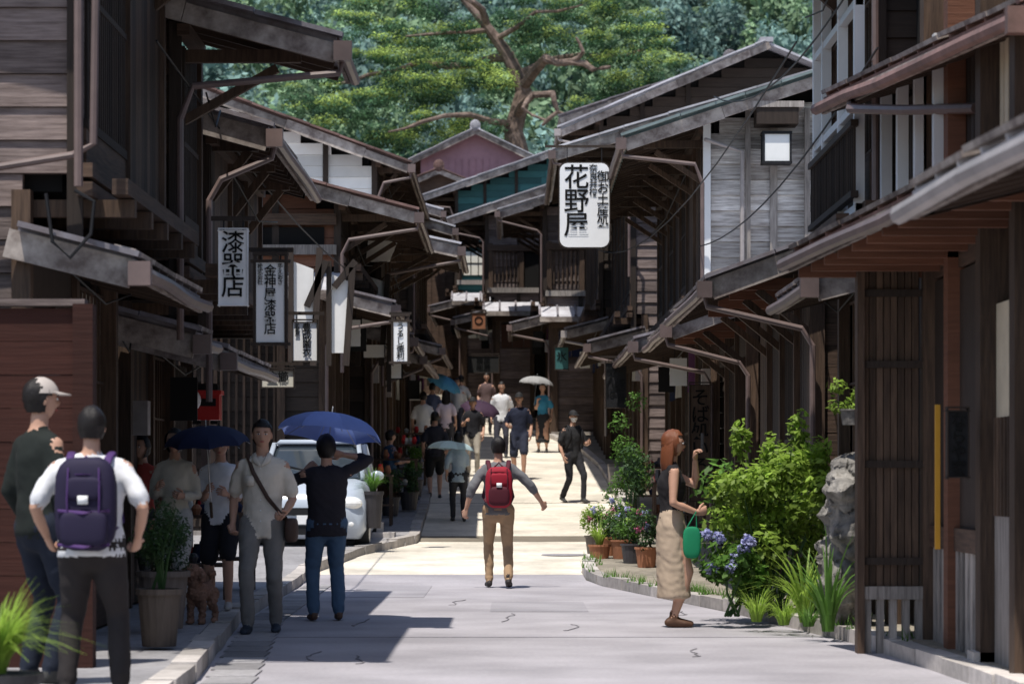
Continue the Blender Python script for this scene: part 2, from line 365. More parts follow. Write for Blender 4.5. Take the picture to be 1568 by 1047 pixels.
def townhouse(s,yn,yf,xg,xu,z1,o1,z2,o2,pitch=.3,gm='wood_brownh',roofm='roof_metal',roof1m='roof_metal',depth=3.6,upper=('lattice','boards','lattice'),lower=('lattice','noren','open','shoji','boards'),gut='gutter',e1n=None,gable_low=None,name='wooden_townhouse',front=False):
    P=empty(name,(xg,(yn+yf)/2,g(yn)))
    inv=Vector(P.location)
    W=MB();RF=MB();FR=MB()
    gb=g(yn)-.2
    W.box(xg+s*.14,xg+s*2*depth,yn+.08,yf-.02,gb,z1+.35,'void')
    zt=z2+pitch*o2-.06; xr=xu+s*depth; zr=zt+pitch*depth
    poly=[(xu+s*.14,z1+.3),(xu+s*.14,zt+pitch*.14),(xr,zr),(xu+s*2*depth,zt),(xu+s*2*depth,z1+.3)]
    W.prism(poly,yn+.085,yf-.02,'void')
    z=gb; h=.21
    while z<zr-.05:
        xx=xu if z>z1+.2 else xg
        off=0
        if z+h>zt: off=max(0,(z+h-zt)/pitch)
        if off<depth-.1:
            mm=gm if z>z1-.1 else (gable_low or gm)
            xs_=xx+s*off; L=depth*2-off*2 if xx==xu else depth*2-off-abs(xu-xg)
            brk=[0]; 
            while brk[-1]<min(L,depth*1.3): brk.append(brk[-1]+U(1.1,2.4))
            for a,c in zip(brk[:-1],brk[1:]):
                c=min(c,L)
                if c-a<.02: continue
                y=yn+U(0,.012); vs=[(xs_+s*a,y-.012,z),(xs_+s*(c-.006),y-.012,z),(xs_+s*(c-.006),yn+.083,z),(xs_+s*a,yn+.083,z),
                    (xs_+s*a,y+.012,z+h-.004),(xs_+s*(c-.006),y+.012,z+h-.004),(xs_+s*(c-.006),yn+.083,z+h-.004),(xs_+s*a,yn+.083,z+h-.004)]
                W.add(vs,[(0,3,2,1),(4,5,6,7),(0,1,5,4),(1,2,6,5),(2,3,7,6),(3,0,4,7)],mm,U(.55,1.4))
        z+=h
    for q in (0,.9,1.9): 
        zz=min(zt+pitch*q,zr)-.02
        FR.box(xu+s*(q-.01),xu+s*(q+.09),yn-.045,yn-.012,z1 if q else z1-.1,zz,'wood_dark' if gm!='wood_gray' else 'wood_grayv')
    FR.box(xg-.06,xg+.06,yn-.05,yn+.07,gb,z1+.3,'wood_brown')
    if front:
        a,c=sorted((xg+s*.1,xg+s*depth*.95)); camfront(FR,a,c,yn,g(yn)+.02,z1-.1); a,c=sorted((xu+s*.15,xu+s*depth*.8)); camfront(FR,a,c,yn,z1+.5,min(z2+.1,z1+1.9))
        RF2=[(min(xg-s*.3,xg+s*depth),yn-.9,z1-.12),(max(xg-s*.3,xg+s*depth),yn-.9,z1-.12),(max(xg-s*.3,xg+s*depth),yn,z1+.2),(min(xg-s*.3,xg+s*depth),yn,z1+.2)]
        RF.add(RF2+[(a_,b_,c_+.05) for a_,b_,c_ in RF2],[(0,3,2,1),(4,5,6,7),(0,1,5,4),(1,2,6,5),(2,3,7,6),(3,0,4,7)],'roof_light',1)
        xx=RF2[0][0]
        while xx<RF2[1][0]: RF.beam((xx,yn-.92,z1-.04),(xx,yn,z1+.28),.05,.04,'roof_metal'); RF.beam((xx+.1,yn-.85,z1-.17),(xx+.1,yn,z1+.13),.06,.07,'rafter'); xx+=.45
        RF.box(RF2[0][0],RF2[1][0],yn-.95,yn-.91,z1-.2,z1-.07,'fascia')
    nb=max(1,round((yf-yn)/1.7)); bw=(yf-yn)/nb
    for i in range(nb):
        a=yn+i*bw; c=a+bw; gg=g(a)
        bay(FR,s,xg,a+.06,c-.06,gg+.12,z1-.05,random.choice(lower))
        FR.box(xg-.06,xg+.06,c-.06,c+.06,gg-.2,z1+.3,'wood_brown')
        bay(FR,s,xu,a+.05,c-.05,z1+.4,z2+pitch*o2-.15,random.choice(upper))
        FR.box(xu-.05,xu+.05,c-.05,c+.05,z1+.2,z2+pitch*o2-.1,'wood_brown')
    for zz in (z1+.3,z1+.42,z2+pitch*o2-.15): FR.beam((xu-s*.03,yn-.1,zz),(xu-s*.03,yf,zz),.1,.09,'wood_brownh')
    y=yn+.1
    while y<yf: FR.box(xu-s*.32,xg,y,y+.09,z1+.14,z1+.25,'wood_brown'); y+=.85
    FR.beam((xu-s*.26,yn-.15,z1+.31),(xu-s*.26,yf,z1+.31),.1,.1,'wood_brownh')
    y=yn+.15
    while y<yf:
        FR.box(xu-s*o2*.75,xu,y,y+.08,z2+pitch*o2*.25-.12,z2+pitch*o2*.25-.02,'wood_brown')
        FR.beam((xu,y+.04,z2-.5),(xu-s*o2*.6,y+.04,z2-.08),.07,.07,'wood_brown'); y+=1.7
    x1=xg-s*o1
    roof(RF,(x1,yn-.1,z1-.25*o1) if e1n is None else e1n,(x1,yf-.1,z1-.25*o1),(s*(o1+.02+max(0,s*(xu-xg))),.25*(o1+.02)),roof1m,gut=gut,wallx=xg,downs=R()<.6)
    x2=xu-s*o2
    roof(RF,(x2,yn-.55,z2),(x2,yf-.05,z2),(s*(o2+depth),pitch*(o2+depth)),roofm,gut=gut,wallx=xu)
    RF.add([(xr,yn-.55,z2+pitch*(o2+depth)),(xr,yf-.05,z2+pitch*(o2+depth)),(xr+s*(depth+o2),yf-.05,z2),(xr+s*(depth+o2),yn-.55,z2)]+
           [(xr,yn-.55,z2+pitch*(o2+depth)+.05),(xr,yf-.05,z2+pitch*(o2+depth)+.05),(xr+s*(depth+o2),yf-.05,z2+.05),(xr+s*(depth+o2),yn-.55,z2+.05)],
           [(0,3,2,1),(4,5,6,7),(0,1,5,4),(1,2,6,5),(2,3,7,6),(3,0,4,7)],roofm,1)
    RF.beam((xr,yn-.6,z2+pitch*(o2+depth)+.08),(xr,yf,z2+pitch*(o2+depth)+.08),.28,.1,roofm)
    FR.sweep([(xu-s*.2,yn,z2-.3),(xu-s*.22,(yn+yf)/2,z2-.5),(xu-s*.2,yf,z2-.3)],[.008]*3,'black',n=5,rnd=False)
    FR.sweep([(xg-s*.2,yn,z1-.12),(xg-s*.25,(yn+yf)/2,z1-.3),(xg-s*.2,yf,z1-.1)],[.008]*3,'black',n=5,rnd=False)
    FR.box(xg-s*.16,xg-s*.02,yn+.3,yn+.5,z1-.9,z1-.6,'gutter_light')
    if yn>24:
        for i in range(2):
            yy=U(yn+.5,yf-.6); FR.box(xg-s*.45,xg-s*.2,yy,yy+.03,z1-.75,z1-.35,random.choice(['paper','white_paint','wood_grayv','black']))
            FR.ell((xg-s*.35,yy+.5,z1-.55),(.08,.08,.1),'lamp_glass'); FR.beam((xg-s*.35,yy+.5,z1-.45),(xg-s*.35,yy+.5,z1-.1),.01,.01,'black')
    for nm,mb in (('walls',W),('roof',RF),('frame_and_lattice',FR)):
        o=mb.obj(nm,P); o.matrix_parent_inverse=Matrix.Translation(-inv)
    return P
# left row
townhouse(-1,18,21.9,-3.1,-2.72,2.75,.7,5.3,.9,gm='wood_mauve',upper=('boards','lattice'))
townhouse(-1,22.5,23.6,-3.35,-2.62,2.55,.85,4.57,1.25,.27,gm='wood_brownh',upper=('boards','lattice','boards'))
townhouse(-1,24.6,29.3,-3.35,-2.62,2.5,.85,4.15,.55,.27,gm='wood_darkh',upper=('boards','lattice','boards'))
townhouse(-1,41.4,47,-2.75,-2.5,3.95,1.0,5.0,1.1,.27,gm='wood_red',gable_low='wood_darkh',roofm='roof_brown',roof1m='roof_metal',front=True)
townhouse(-1,47.5,52,-2.4,-2.2,3.7,.7,5.0,1.3,.22,gm='wood_darkh',roofm='roof_light')
townhouse(-1,52.5,62,-2.4,-2.5,3.6,.7,6.9,.6,.37,gm='plaster',gable_low='wood_darkh',roofm='roof_brown',depth=4)
townhouse(-1,62.5,72,-2.3,-2.2,4.2,.7,6.6,.9,.3,gm='wood_brownh',roofm='roof_light')
townhouse(-1,72.5,84,-3.2,-3.1,5.0,.8,7.9,1.3,.3,roofm='roof_light',gm='wood_mauve')
townhouse(-1,84.5,98,-5,-4.9,6.0,.8,9.2,1.1,.3,gm='wood_mauve')
# right row
townhouse(1,22.0,25.2,2.95,2.8,2.9,.6,5.6,.8,gm='wood_darkh',upper=('shoji',))
townhouse(1,38.5,50,2.75,2.6,3.3,1.05,5.72,1.08,.33,gm='wood_gray',gable_low='wood_darkh',roofm='roof_green',upper=('boards','lattice'))
townhouse(1,52.5,61.5,2.45,2.2,3.9,1.0,7.15,1.4,.3,gm='wood_mauve',roofm='roof_light')
townhouse(1,62,71.5,2.1,1.9,4.6,.9,8.7,.85,.42,gm='wood_darkh',roofm='roof_light',gut='gutter_light')
townhouse(1,72.5,79.5,1.0,.8,5.3,1.0,7.9,1.1,.3,gm='wood_mauve',roofm='roof_light',front=True)
townhouse(1,80.5,89,-.5,-.75,5.9,1.1,8.35,1.2,.33,gm='wood_mauve',roofm='roof_light',front=True)
townhouse(1,90.5,100,-1.6,-1.8,6.8,1.0,10.0,1.1,.35,gm='teal_metal',gable_low='wood_mauve',roofm='roof_light',front=True)
def lowshop(s,yn,yf,xg,z1,over,runx,mt,lower):
    P=empty('low_wooden_shop',(xg,yn,0)); W=MB();RF=MB();FR=MB(); gb=g(yn)-.2
    W.box(xg+s*.14,xg+s*4.5,yn+.05,yf,gb,z1+.3,'void')
    z=gb
    while z<z1+.4: W.box(xg,xg+s*4,yn+U(0,.01),yn+.045,z,z+.2,'wood_brownh'); z+=.205
    nb=max(1,round((yf-yn)/1.6));bw=(yf-yn)/nb
    for i in range(nb):
        a=yn+i*bw;c=a+bw
        bay(FR,s,xg,a+.05,c-.05,g(a)+.12,z1,random.choice(lower)); FR.box(xg-.07,xg+.07,a-.06,a+.06,gb,z1+.2,'wood_brown')
        FR.box(xg-s*.7,xg,a,a+.1,z1-.05,z1+.06,'wood_red')
        FR.beam((xg,a+.05,z1-.5),(xg-s*.55,a+.05,z1-.05),.07,.07,'wood_brown')
    FR.beam((xg-s*.5,yn-.15,z1+.1),(xg-s*.5,yf,z1+.1),.1,.1,'wood_red')
    roof(RF,(xg-s*over,yn-.2,z1),(xg-s*over,yf,z1),(s*runx,.36*runx),mt,wallx=xg)
    for nm,mb in (('walls',W),('roof',RF),('frame',FR)):
        o=mb.obj(nm,P); o.matrix_parent_inverse=Matrix.Translation(-Vector(P.location))
lowshop(1,26.6,32.6,2.85,3.03,1.0,4.0,'roof_metal',('lattice','boards','lattice'))
lowshop(1,33.2,38.2,2.8,2.98,.95,3.4,'roof_light',('boards','open','lattice'))
# nearest right house
P=empty('wooden_shop_house',(2.9,16,0)); W=MB();RF=MB();FR=MB()
W.box(3.1,8,9,21.8,-.1,5.6,'void')
FR.box(2.46,2.86,20.0,20.06,.4,2.83,'wood_brown')
for i in range(8): FR.box(2.46+i*.05,2.503+i*.05,19.97+U(0,.008),20.0,.42,2.8,'wood_brown',U(.7,1.7))
FR.box(2.42,2.9,19.94,20.05,2.78,2.9,'fascia'); FR.box(2.44,2.88,19.93,20.05,.38,.47,'wood_grayv')
for i in range(5): FR.box(2.47+i*.09,2.52+i*.09,19.95,20.02,0,.38,'wood_grayv')
FR.box(2.42,2.47,19.92,20.08,-.1,2.85,'wood_brown')
for yy,mm in ((20.0,'wood_brown'),(18.9,'wood_red'),(17.6,'wood_brown'),(16.4,'wood_brown'),(14.8,'wood_grayv')):
    FR.box(2.88,3.06,yy-.1,yy+.08,-.1,5.4,mm)
FR.box(2.96,3.02,17.7,19.9,.9,2.6,'wood_dark'); FR.box(2.92,3.0,17.7,19.9,.75,.9,'wood_brownh'); slats(FR,2.95,17.7,19.8,0.1,.75,'wood_grayv',.2,.09)
FR.box(2.98,3.02,14.9,17.6,1.6,2.3,'cream'); FR.box(2.97,3.03,14.9,17.6,.1,1.0,'wood_grayv'); slats(FR,2.97,15,17.5,1.0,1.6,'wood_brown',.12)
FR.box(2.84,3.1,17.5,17.75,0,.16,'kerb')
for zz in (.62,1.3,2.0,2.5): FR.box(2.44,2.9,19.945,19.972,zz,zz+.05,'wood_dark')
FR.box(2.95,3.1,18.0,20,2.62,2.8,'wood_brownh')
for yy in np.arange(14,21.8,.16): FR.box(3.0,3.05,yy,yy+.13,3.05,4.1,'cream' if yy<18 else 'wood_dark',U(.8,1.1))
roof(RF,(2.72,14.6,2.98),(1.98,20.1,2.77),(1.5,.42),'roof_brown',gut='gutter',downs=False)
for i in range(14): 
    t=i/13; RF.box(2.62-.6*t,3.0,14.8+5.2*t,14.87+5.2*t,2.84-.2*t,2.92-.2*t,'wood_red')
roof(RF,(2.9,16,3.86),(2.42,22,4.12),(1.9,.55),'roof_brown',gut='roof_brown',downs=False)
RF.sweep([(2.5,20.9,4.0),(2.45,20.6,3.9),(2.7,19.5,3.75),(3.0,18.4,3.62)],[.035]*4,'gutter',n=8,rnd=False)
for yy in np.arange(19.0,21.9,.9): FR.box(2.82,2.9,yy,yy+.1,3.3,4.2,'white_paint')
for nm,mb in (('walls',W),('roof',RF),('frame',FR)):
    o=mb.obj(nm,P); o.matrix_parent_inverse=Matrix.Translation(-Vector(P.location))
P=empty('balcony_window',(2.7,23,4)); m=MB()
for yy in (22.1,23.2,24.4,25.1): m.box(2.66,2.74,yy,yy+.08,3.25,5.5,'white_paint')
m.box(2.62,2.68,22.0,25.2,3.95,4.0,'wood_dark'); m.box(2.62,2.68,22.0,25.2,3.4,3.45,'wood_dark'); slats(m,2.65,22,25.2,3.45,3.95,'wood_dark',.12,.02,.02)
for zz in (3.3,4.1,4.9): m.box(2.67,2.73,22.1,25.2,zz,zz+.06,'white_paint')
m.obj('frame',P).matrix_parent_inverse=Matrix.Translation(-Vector(P.location))
P=empty('wooden_shop_house',(2.9,10,0)); RF=MB()
roof(RF,(2.0,10.2,2.52),(1.84,13,2.5),(1.2,.3),'roof_light',gut='gutter_light',downs=False)
RF.box(2.95,6,9,13,-.1,2.8,'wood_brown')
o=RF.obj('roof',P); o.matrix_parent_inverse=Matrix.Translation(-Vector(P.location))
m=MB()
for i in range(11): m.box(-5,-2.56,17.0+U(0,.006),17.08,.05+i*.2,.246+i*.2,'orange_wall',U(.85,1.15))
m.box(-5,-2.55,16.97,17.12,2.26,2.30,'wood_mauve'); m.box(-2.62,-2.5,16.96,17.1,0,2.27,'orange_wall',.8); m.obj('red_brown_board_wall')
m=MB(); m.sweep([(-4,17.8,3.05),(-2.75,17.8,3.25),(-2.62,17.8,3.32),(-2.6,17.8,4.6)],[.025]*4,'gutter',n=8,rnd=False)
m.sweep([(-2.9,17.7,3.0),(-2.86,17.7,2.7),(-2.75,17.7,2.6),(-2.62,17.7,2.75),(-2.6,17.7,2.95),(-2.72,17.7,3.02)],[.012]*6,'black',n=6,rnd=False)
m.obj('drain_pipe')
def wing(y,pts,strut):
    m=MB(); m.prism([(X(a,y),Z(b,y)) for a,b in pts],y,y+.12,'plaster',1)
    for (a,b,c,d) in strut: m.beam((X(a,y),y-.04,Z(b,y)),(X(c,y),y-.04,Z(d,y)),.07,.09,'wood_dark')
    m.obj('plaster_wing_wall')
wing(39.9,[(448,400),(480,412),(478,545),(452,545)],[(446,380,446,560),(470,470,500,400),(490,380,480,560)])
wing(40.0,[(508,420),(537,432),(530,540),(508,540)],[(504,400,504,560),(540,410,530,560),(512,440,545,400)])
wing(46.6,[(566,350),(612,362),(596,400),(560,400)],[(560,340,552,410)])
wing(46.5,[(556,420),(590,432),(582,500),(554,500)],[(550,400,548,560),(594,420,584,560)])
wing(46.4,[(557,528),(588,528),(588,547),(557,547)],[(596,500,596,600)])
def gable_house(nm,cx,y,hw,zb,ze,zr,wm,rm,depth=8,ov=.5):
    P=empty(nm,(cx,y,zb)); W=MB();RF=MB()
    W.prism([(cx-hw,zb),(cx+hw,zb),(cx+hw,ze),(cx,zr),(cx-hw,ze)],y,y+depth,wm,1)
    k=int(hw*2/.25)
    for i in range(k): 
        x=cx-hw+i*.25; W.box(x,x+.03,y-.03,y,zb,ze,wm,U(.8,1.1))
    sl=(zr-ze)/hw
    for s in (-1,1):
        roof(RF,(cx+s*(hw+ov),y-.4,ze-sl*ov+.06),(cx+s*(hw+ov),y+depth,ze-sl*ov+.06),(-s*(hw+ov),sl*(hw+ov)),rm,gut=None)
    RF.beam((cx,y-.5,zr+.16),(cx,y+depth,zr+.16),.35,.2,rm)
    for a in (-.5,.4): RF.ell((cx,y-.45,zr+.2),(.2,.1,.22),rm)
    for n2,mb in (('walls',W),('roof',RF)):
        o=mb.obj(n2,P); o.matrix_parent_inverse=Matrix.Translation(-Vector(P.location))
gable_house('mauve_gabled_house',X(728,104),104,2.0,3.5,Z(243,104),Z(203,104),'mauve_metal','roof_light')
gable_house('gabled_house',X(672,100),100.5,1.3,3.5,Z(285,100),Z(262,100),'wood_brownh','roof_brown',3)
gable_house('gabled_house',X(1120,75),76,4,2,Z(170,75),Z(95,75),'wood_darkh','roof_metal',8)
gable_house('gabled_house',-9,60,4,1,7.2,8.8,'plaster','roof_metal',10)
gable_house('gabled_house',10,50,4,1,7.2,8.8,'wood_brownh','roof_metal',10)
# ------------------------------------------------------------------ signs
def text(parent,s,x,y,z,size,mt,off=.0022):
    c=bpy.data.curves.new('lettering','FONT'); c.body=s; c.size=size; c.align_x='CENTER'; c.align_y='TOP'; c.space_line=.92; c.extrude=.002; c.offset=size*off*4
    c.materials.append(MATS[mt]); o=bpy.data.objects.new('lettering',c); scene.collection.objects.link(o)
    o.parent=parent; o.location=(x,y,z); o.rotation_euler=(math.radians(90),0,0)
def sign(name,x,y,zt,w,h,texts,board='white_paint',frame='wood_dark',round_=False,fw=.025,d=.06,hang=0):
    P=empty(name,(x,y,zt-h/2)); m=MB(); hw,hh=w/2,h/2
    if round_:
        c=min(w,h)*.16; poly=[]
        for sx,sz,a0 in ((1,-1,-90),(1,1,0),(-1,1,90),(-1,-1,180)):
            for k in range(5):
                a=math.radians(a0+90*k/4); poly.append((sx*(hw-c)+c*math.cos(a),sz*(hh-c)+c*math.sin(a)))
        m.prism([(a*1.05,b*1.03) for a,b in poly],.003,d,frame,1); m.prism(poly,-.005,d-.01,board,1)
    else:
        m.box(-hw,hw,0,d,-hh,hh,board,1)
        for sx in (-1,1): m.box(sx*(hw+fw/2)-fw/2,sx*(hw+fw/2)+fw/2,-.015,d+.01,-hh-fw*2,hh+fw*3,frame,1)
        for zz in (-hh-fw,hh): m.box(-hw-fw*2,hw+fw*2,-.02,d+.015,zz,zz+fw,frame,1)
        m.box(-hw-fw*1.2,hw+fw*1.2,-.02,d+.02,hh+fw*2.6,hh+fw*3.8,frame,1)
    if hang:
        for sx in (-.7,.7): m.beam((sx*hw,d/2,hh),(sx*hw,d/2,hh+hang),.012,.012,'black')
        m.beam((-hw*1.6,d/2,hh+hang),(hw*1.6,d/2,hh+hang),.035,.035,'wood_dark')
    m.obj('board',P)
    for t,dx,dz,sz,mt in texts: text(P,t,dx,-.012,dz,sz,mt)
    return P
sign('shop_signboard',X(895,42),42,Z(250,42),.73,1.24,[('花\n野\n屋',-.12,.58,.38,'ink'),('奈\n良\n井\n宿',.13,.60,.13,'ink'),('御\nお\n土\n産\n処',.27,.50,.18,'ink')],round_=True,hang=.25)
sign('lantern_sign',X(414,22.1),22.1,Z(402,22.1),.22,.62,[('金\n神\n屋\n漆\n器\n店',.0,.29,.098,'ink'),('株\n式\n会\n社',-.078,.30,.045,'ink'),('手\nえ\nお\nさ',.078,.30,.045,'ink')],hang=.1,fw=.022)
sign('shop_signboard',X(357,22.0),22.0,Z(354,22.0),.215,.57,[('漆\n器\n店',0,.28,.185,'inkgray')],frame='white_paint',fw=.006,hang=.1)
sign('shop_signboard',X(467,30),30,Z(494,30),.25,.40,[('豊\n成\n園\n衣',0.02,.19,.095,'ink'),('武\n蔵\n屋',-.08,.19,.05,'ink')],hang=.1,fw=.010)
sign('lantern_sign',X(613,39),39,Z(493,39),.19,.54,[('う\nる\nし\n徳\n利',0,.26,.11,'ink')],hang=.12,fw=.03)
sign('shop_signboard',X(943,45),45,Z(556,45),.32,.7,[('め\nん\nぱ',-.07,.33,.19,'white_paint'),('漆\n器\n屋',.08,.1,.15,'white_paint')],board='black',fw=.01,hang=.1)
sign('shop_signboard',X(1465,17.5),17.45,Z(630,17.5),.12,.40,[('な\nら\nや\n家',0,.19,.105,'white_paint')],board='black',fw=.008)
sign('shop_signboard',X(1072,37),37.0,Z(590,37),.26,1.5,[('そ\nば\n処\nい\nろ\nり',0,.7,.24,'inkgray')],board='wood_brown',fw=.012)
sign('shop_signboard',X(740,79),79.2,Z(545,79),.85,.45,[('茶房\n松屋',0,.2,.2,'white_paint')],board='ink',fw=.02)
sign('lantern_sign',X(733,79),79.1,Z(480,79),.36,.42,[('○',0,.15,.3,'red')],board='terracotta',fw=.03)
sign('shop_signboard',X(860,66),66,Z(532,66),.3,.5,[('氷',0,.15,.25,'red')],board='teal_metal',fw=.015)
sign('shop_signboard',X(425,30.5),30.5,Z(568,30.5),.34,.17,[('塗櫛',0,.075,.12,'ink')],board='paper',fw=.01,hang=.08)
m=MB(); m.box(X(1429,18),X(1436,18),17.9,17.94,Z(840,18),Z(620,18),'yellow',1); m.obj('yellow_banner_pole')
P=empty('wall_lantern',(X(1190,38),38,Z(225,38))); m=MB()
m.box(-.17,.17,0,.26,-.19,.17,'lamp_glass',1)
for sx in(-.18,.18):
    for yy in (-.01,.25): m.box(sx-.015,sx+.015,yy,yy+.03,-.22,.2,'black')
m.box(-.2,.2,-.02,.29,-.22,-.19,'black'); m.box(-.2,.2,-.02,.29,.17,.21,'black'); m.box(-.28,.28,-.08,.4,.3,.52,'wood_dark'); m.box(-.35,.35,-.1,.4,.52,.6,'wood_grayv'); m.obj('lantern',P)
m=MB(); m.box(2.58,2.68,38.36,38.44,3.9,6.0,'white_paint',.9)
for xx in (3.15,3.95): m.box(xx,xx+.07,38.38,38.44,3.9,6.2,'wood_grayv')
m.sweep([(3.1,38.3,4.0),(3.1,38.3,5.6),(2.6,38.2,5.75)],[.03]*3,'gutter_light',n=8); m.obj('wall_trim')
m=MB()
for a,b,sag in (((-2.5,20,4.3),(-2.2,60,5.2),.6),((2.4,24,4.9),(1.8,62,6.2),.7),((2.6,21,5.0),(2.7,38,6.3),.4),((2.7,21,4.4),(2.5,38,4.3),.3)):
    pts=[Vector(a).lerp(Vector(b),t/10)-Vector((0,0,sag*4*(t/10)*(1-t/10))) for t in range(11)]; m.sweep(pts,[.009]*11,'black',n=5,rnd=False)
m.obj('overhead_cable')
# ------------------------------------------------------------------ foliage
def leaves(pts,nrm,size,asp=.5):
    n=len(pts); d=rng.normal(size=(n,3)); d/=np.linalg.norm(d,axis=1)[:,None]
    u=np.cross(nrm+1e-6,d); u/=np.linalg.norm(u,axis=1)[:,None]+1e-9; v=np.cross(nrm,u); v/=np.linalg.norm(v,axis=1)[:,None]+1e-9
    s=(size*rng.uniform(.6,1.3,n))[:,None]
    A=pts+u*s;B=pts+v*s*asp;C=pts-u*s;D=pts-v*s*asp
    V=np.stack([A,B,C,D],1).reshape(-1,3); Fc=np.arange(n*4).reshape(n,4); return V,Fc
def leafmesh(name,groups,parent=None,loc=(0,0,0)):
    Vs=[];Fs=[];ms=[];ts=[];o=0;names=[]
    for V,Fc,mt,t in groups:
        if mt not in names: names.append(mt)
        Vs.append(V);Fs.append(Fc+o);o+=len(V);ms+= [names.index(mt)]*len(Fc); ts.append(t)
    V=np.concatenate(Vs);Fc=np.concatenate(Fs); me=bpy.data.meshes.new(name)
    me.vertices.add(len(V)); me.vertices.foreach_set('co',V.astype(np.float32).ravel())
    me.loops.add(len(Fc)*4); me.loops.foreach_set('vertex_index',Fc.astype(np.int32).ravel())
    me.polygons.add(len(Fc)); me.polygons.foreach_set('loop_start',np.arange(0,len(Fc)*4,4,dtype=np.int32)); me.polygons.foreach_set('loop_total',np.full(len(Fc),4,dtype=np.int32))
    for q in names: me.materials.append(MATS[q])
    me.polygons.foreach_set('material_index',np.array(ms,dtype=np.int32))
    a=me.attributes.new('tint','FLOAT','FACE'); a.data.foreach_set('value',np.concatenate(ts).astype(np.float32))
    me.update(calc_edges=True); me.validate()
    if name.startswith('_'): return me
    ob=bpy.data.objects.new(name,me); scene.collection.objects.link(ob); ob.location=loc
    if parent: ob.parent=parent
    return ob
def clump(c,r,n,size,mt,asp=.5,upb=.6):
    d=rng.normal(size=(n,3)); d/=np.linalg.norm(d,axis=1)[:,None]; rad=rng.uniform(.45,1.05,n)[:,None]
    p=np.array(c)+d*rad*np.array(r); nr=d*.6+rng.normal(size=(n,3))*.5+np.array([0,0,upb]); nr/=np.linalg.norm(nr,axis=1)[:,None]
    V,Fc=leaves(p,nr,size,asp); t=rng.uniform(.6,1.3,n)*(.75+.35*d[:,2]); return V,Fc,mt,t  # tint falls off downwards, painting shade into the clump's underside
m=MB(); xs=np.linspace(-260,260,27); ys=np.linspace(135,420,20)
def hz(x,y): return 5+ (y-135)*.30+4*math.sin(x*.05+y*.02)
vs=[(x,y,hz(x,y)) for y in ys for x in xs]; n=len(xs)
m.add(vs,[(j*n+i,j*n+i+1,(j+1)*n+i+1,(j+1)*n+i) for j in range(19) for i in range(26)],'hill_ground_hazed',1)
hill=m.obj('hillside')
crowns=[]
for k in range(5):
    gr=[]
    for i in range(16):
        a=U(0,6.28); rr=U(0,2.6); c=(rr*math.cos(a),rr*math.sin(a),U(0,4.5)-rr*.5)
        q=list(clump(c,(U(1.0,1.7),U(1.0,1.7),U(.7,1.2)),230,.19,'hill_leaf_green_hazed' if k in (1,3) else 'hill_leaf_hazed',.6)); q[3]=q[3]*U(.6,1.3); gr.append(tuple(q))
    crowns.append(leafmesh('_crown%d'%k,gr))
forest=empty('distant_forest',(0,200,20))
for i in range(480):
    y=U(138,290); x=U(-.13,.10)*y*1.1+2
    o=bpy.data.objects.new('tree_crown',random.choice(crowns)); scene.collection.objects.link(o); o.parent=forest
    o.location=(x,y-200,hz(x,y)+U(1,4)-20); s=U(.8,1.5); o.scale=(s,s,s*U(.9,1.5)); o.rotation_euler=(0,0,U(0,6.28))
# pine tree
D=122
def pt(a,b,dy=0): return Vector((X(a,D),D+dy,Z(b,D)))
P=empty('pine_tree',(X(800,D),D,5.5)); T=MB()
def limb(l,r0,r1):
    pts=[]
    for i in range(len(l)-1):
        p,q=pt(*l[i]),pt(*l[i+1])
        pts.append(p); pts.append(p.lerp(q,.5)+Vector((U(-.12,.12),U(-.1,.1),U(-.12,.12))))
    pts.append(pt(*l[-1])); n=len(pts); T.sweep(pts,[(r0+(r1-r0)*i/(n-1))*U(.9,1.1) for i in range(n)],'bark',n=8)
T.sweep([Vector((X(805,D),D,4.5)),pt(800,260),pt(786,200),pt(802,140),pt(778,85),pt(745,40),pt(705,-5)],[.65,.5,.42,.36,.28,.2,.12],'bark',n=10)
limb([(800,135),(835,100,-2),(872,108,-2.5),(905,122,-3),(930,118,-3)],.24,.07); limb([(872,108,-2.5),(890,95,-3),(880,75,-3)],.11,.05)
limb([(790,180),(815,155,-2),(845,158,-3),(852,185,-3),(830,205,-3)],.2,.07); limb([(815,155,-2),(800,180,-3),(835,198,-3)],.12,.05)
limb([(852,185,-3),(870,195,-3),(865,215,-3)],.07,.04)
limb([(780,88),(720,95,1),(640,85,2),(560,105,2),(500,120,2)],.2,.05); limb([(788,190),(720,185,-2),(650,200,-3),(600,215,-3)],.16,.04)
limb([(750,45),(690,50),(620,45,2)],.13,.04); limb([(790,115),(850,80,2),(930,70,3),(990,60,3)],.16,.05); limb([(760,60),(820,30,-2),(890,20,-2)],.12,.04)
limb([(745,40,-1),(725,15,-2),(690,0,-2)],.16,.08)
T.obj('trunk',P).matrix_parent_inverse=Matrix.Translation(-Vector(P.location))
pads=[(500,118),(530,100),(575,125),(545,160),(500,165),(600,150),(640,120),(590,95),(620,75),(565,65),(670,95),(655,45),(610,35),(700,60),(720,105),(680,140),(640,180),(600,195),(680,200),(620,220),(720,165),(830,45),(860,25),(900,50),(935,30),(965,60),(1000,50),(890,75),(935,95),(975,100),(950,125),(860,0),(740,130),(735,205),(910,5),(980,15),(550,30),(520,185),(650,5),(830,75),(1010,90),(775,215),(880,175),(930,145),(700,125),(700,25),(790,10),(760,95),(580,10),(480,140),(800,35),(920,160)]
gr=[]
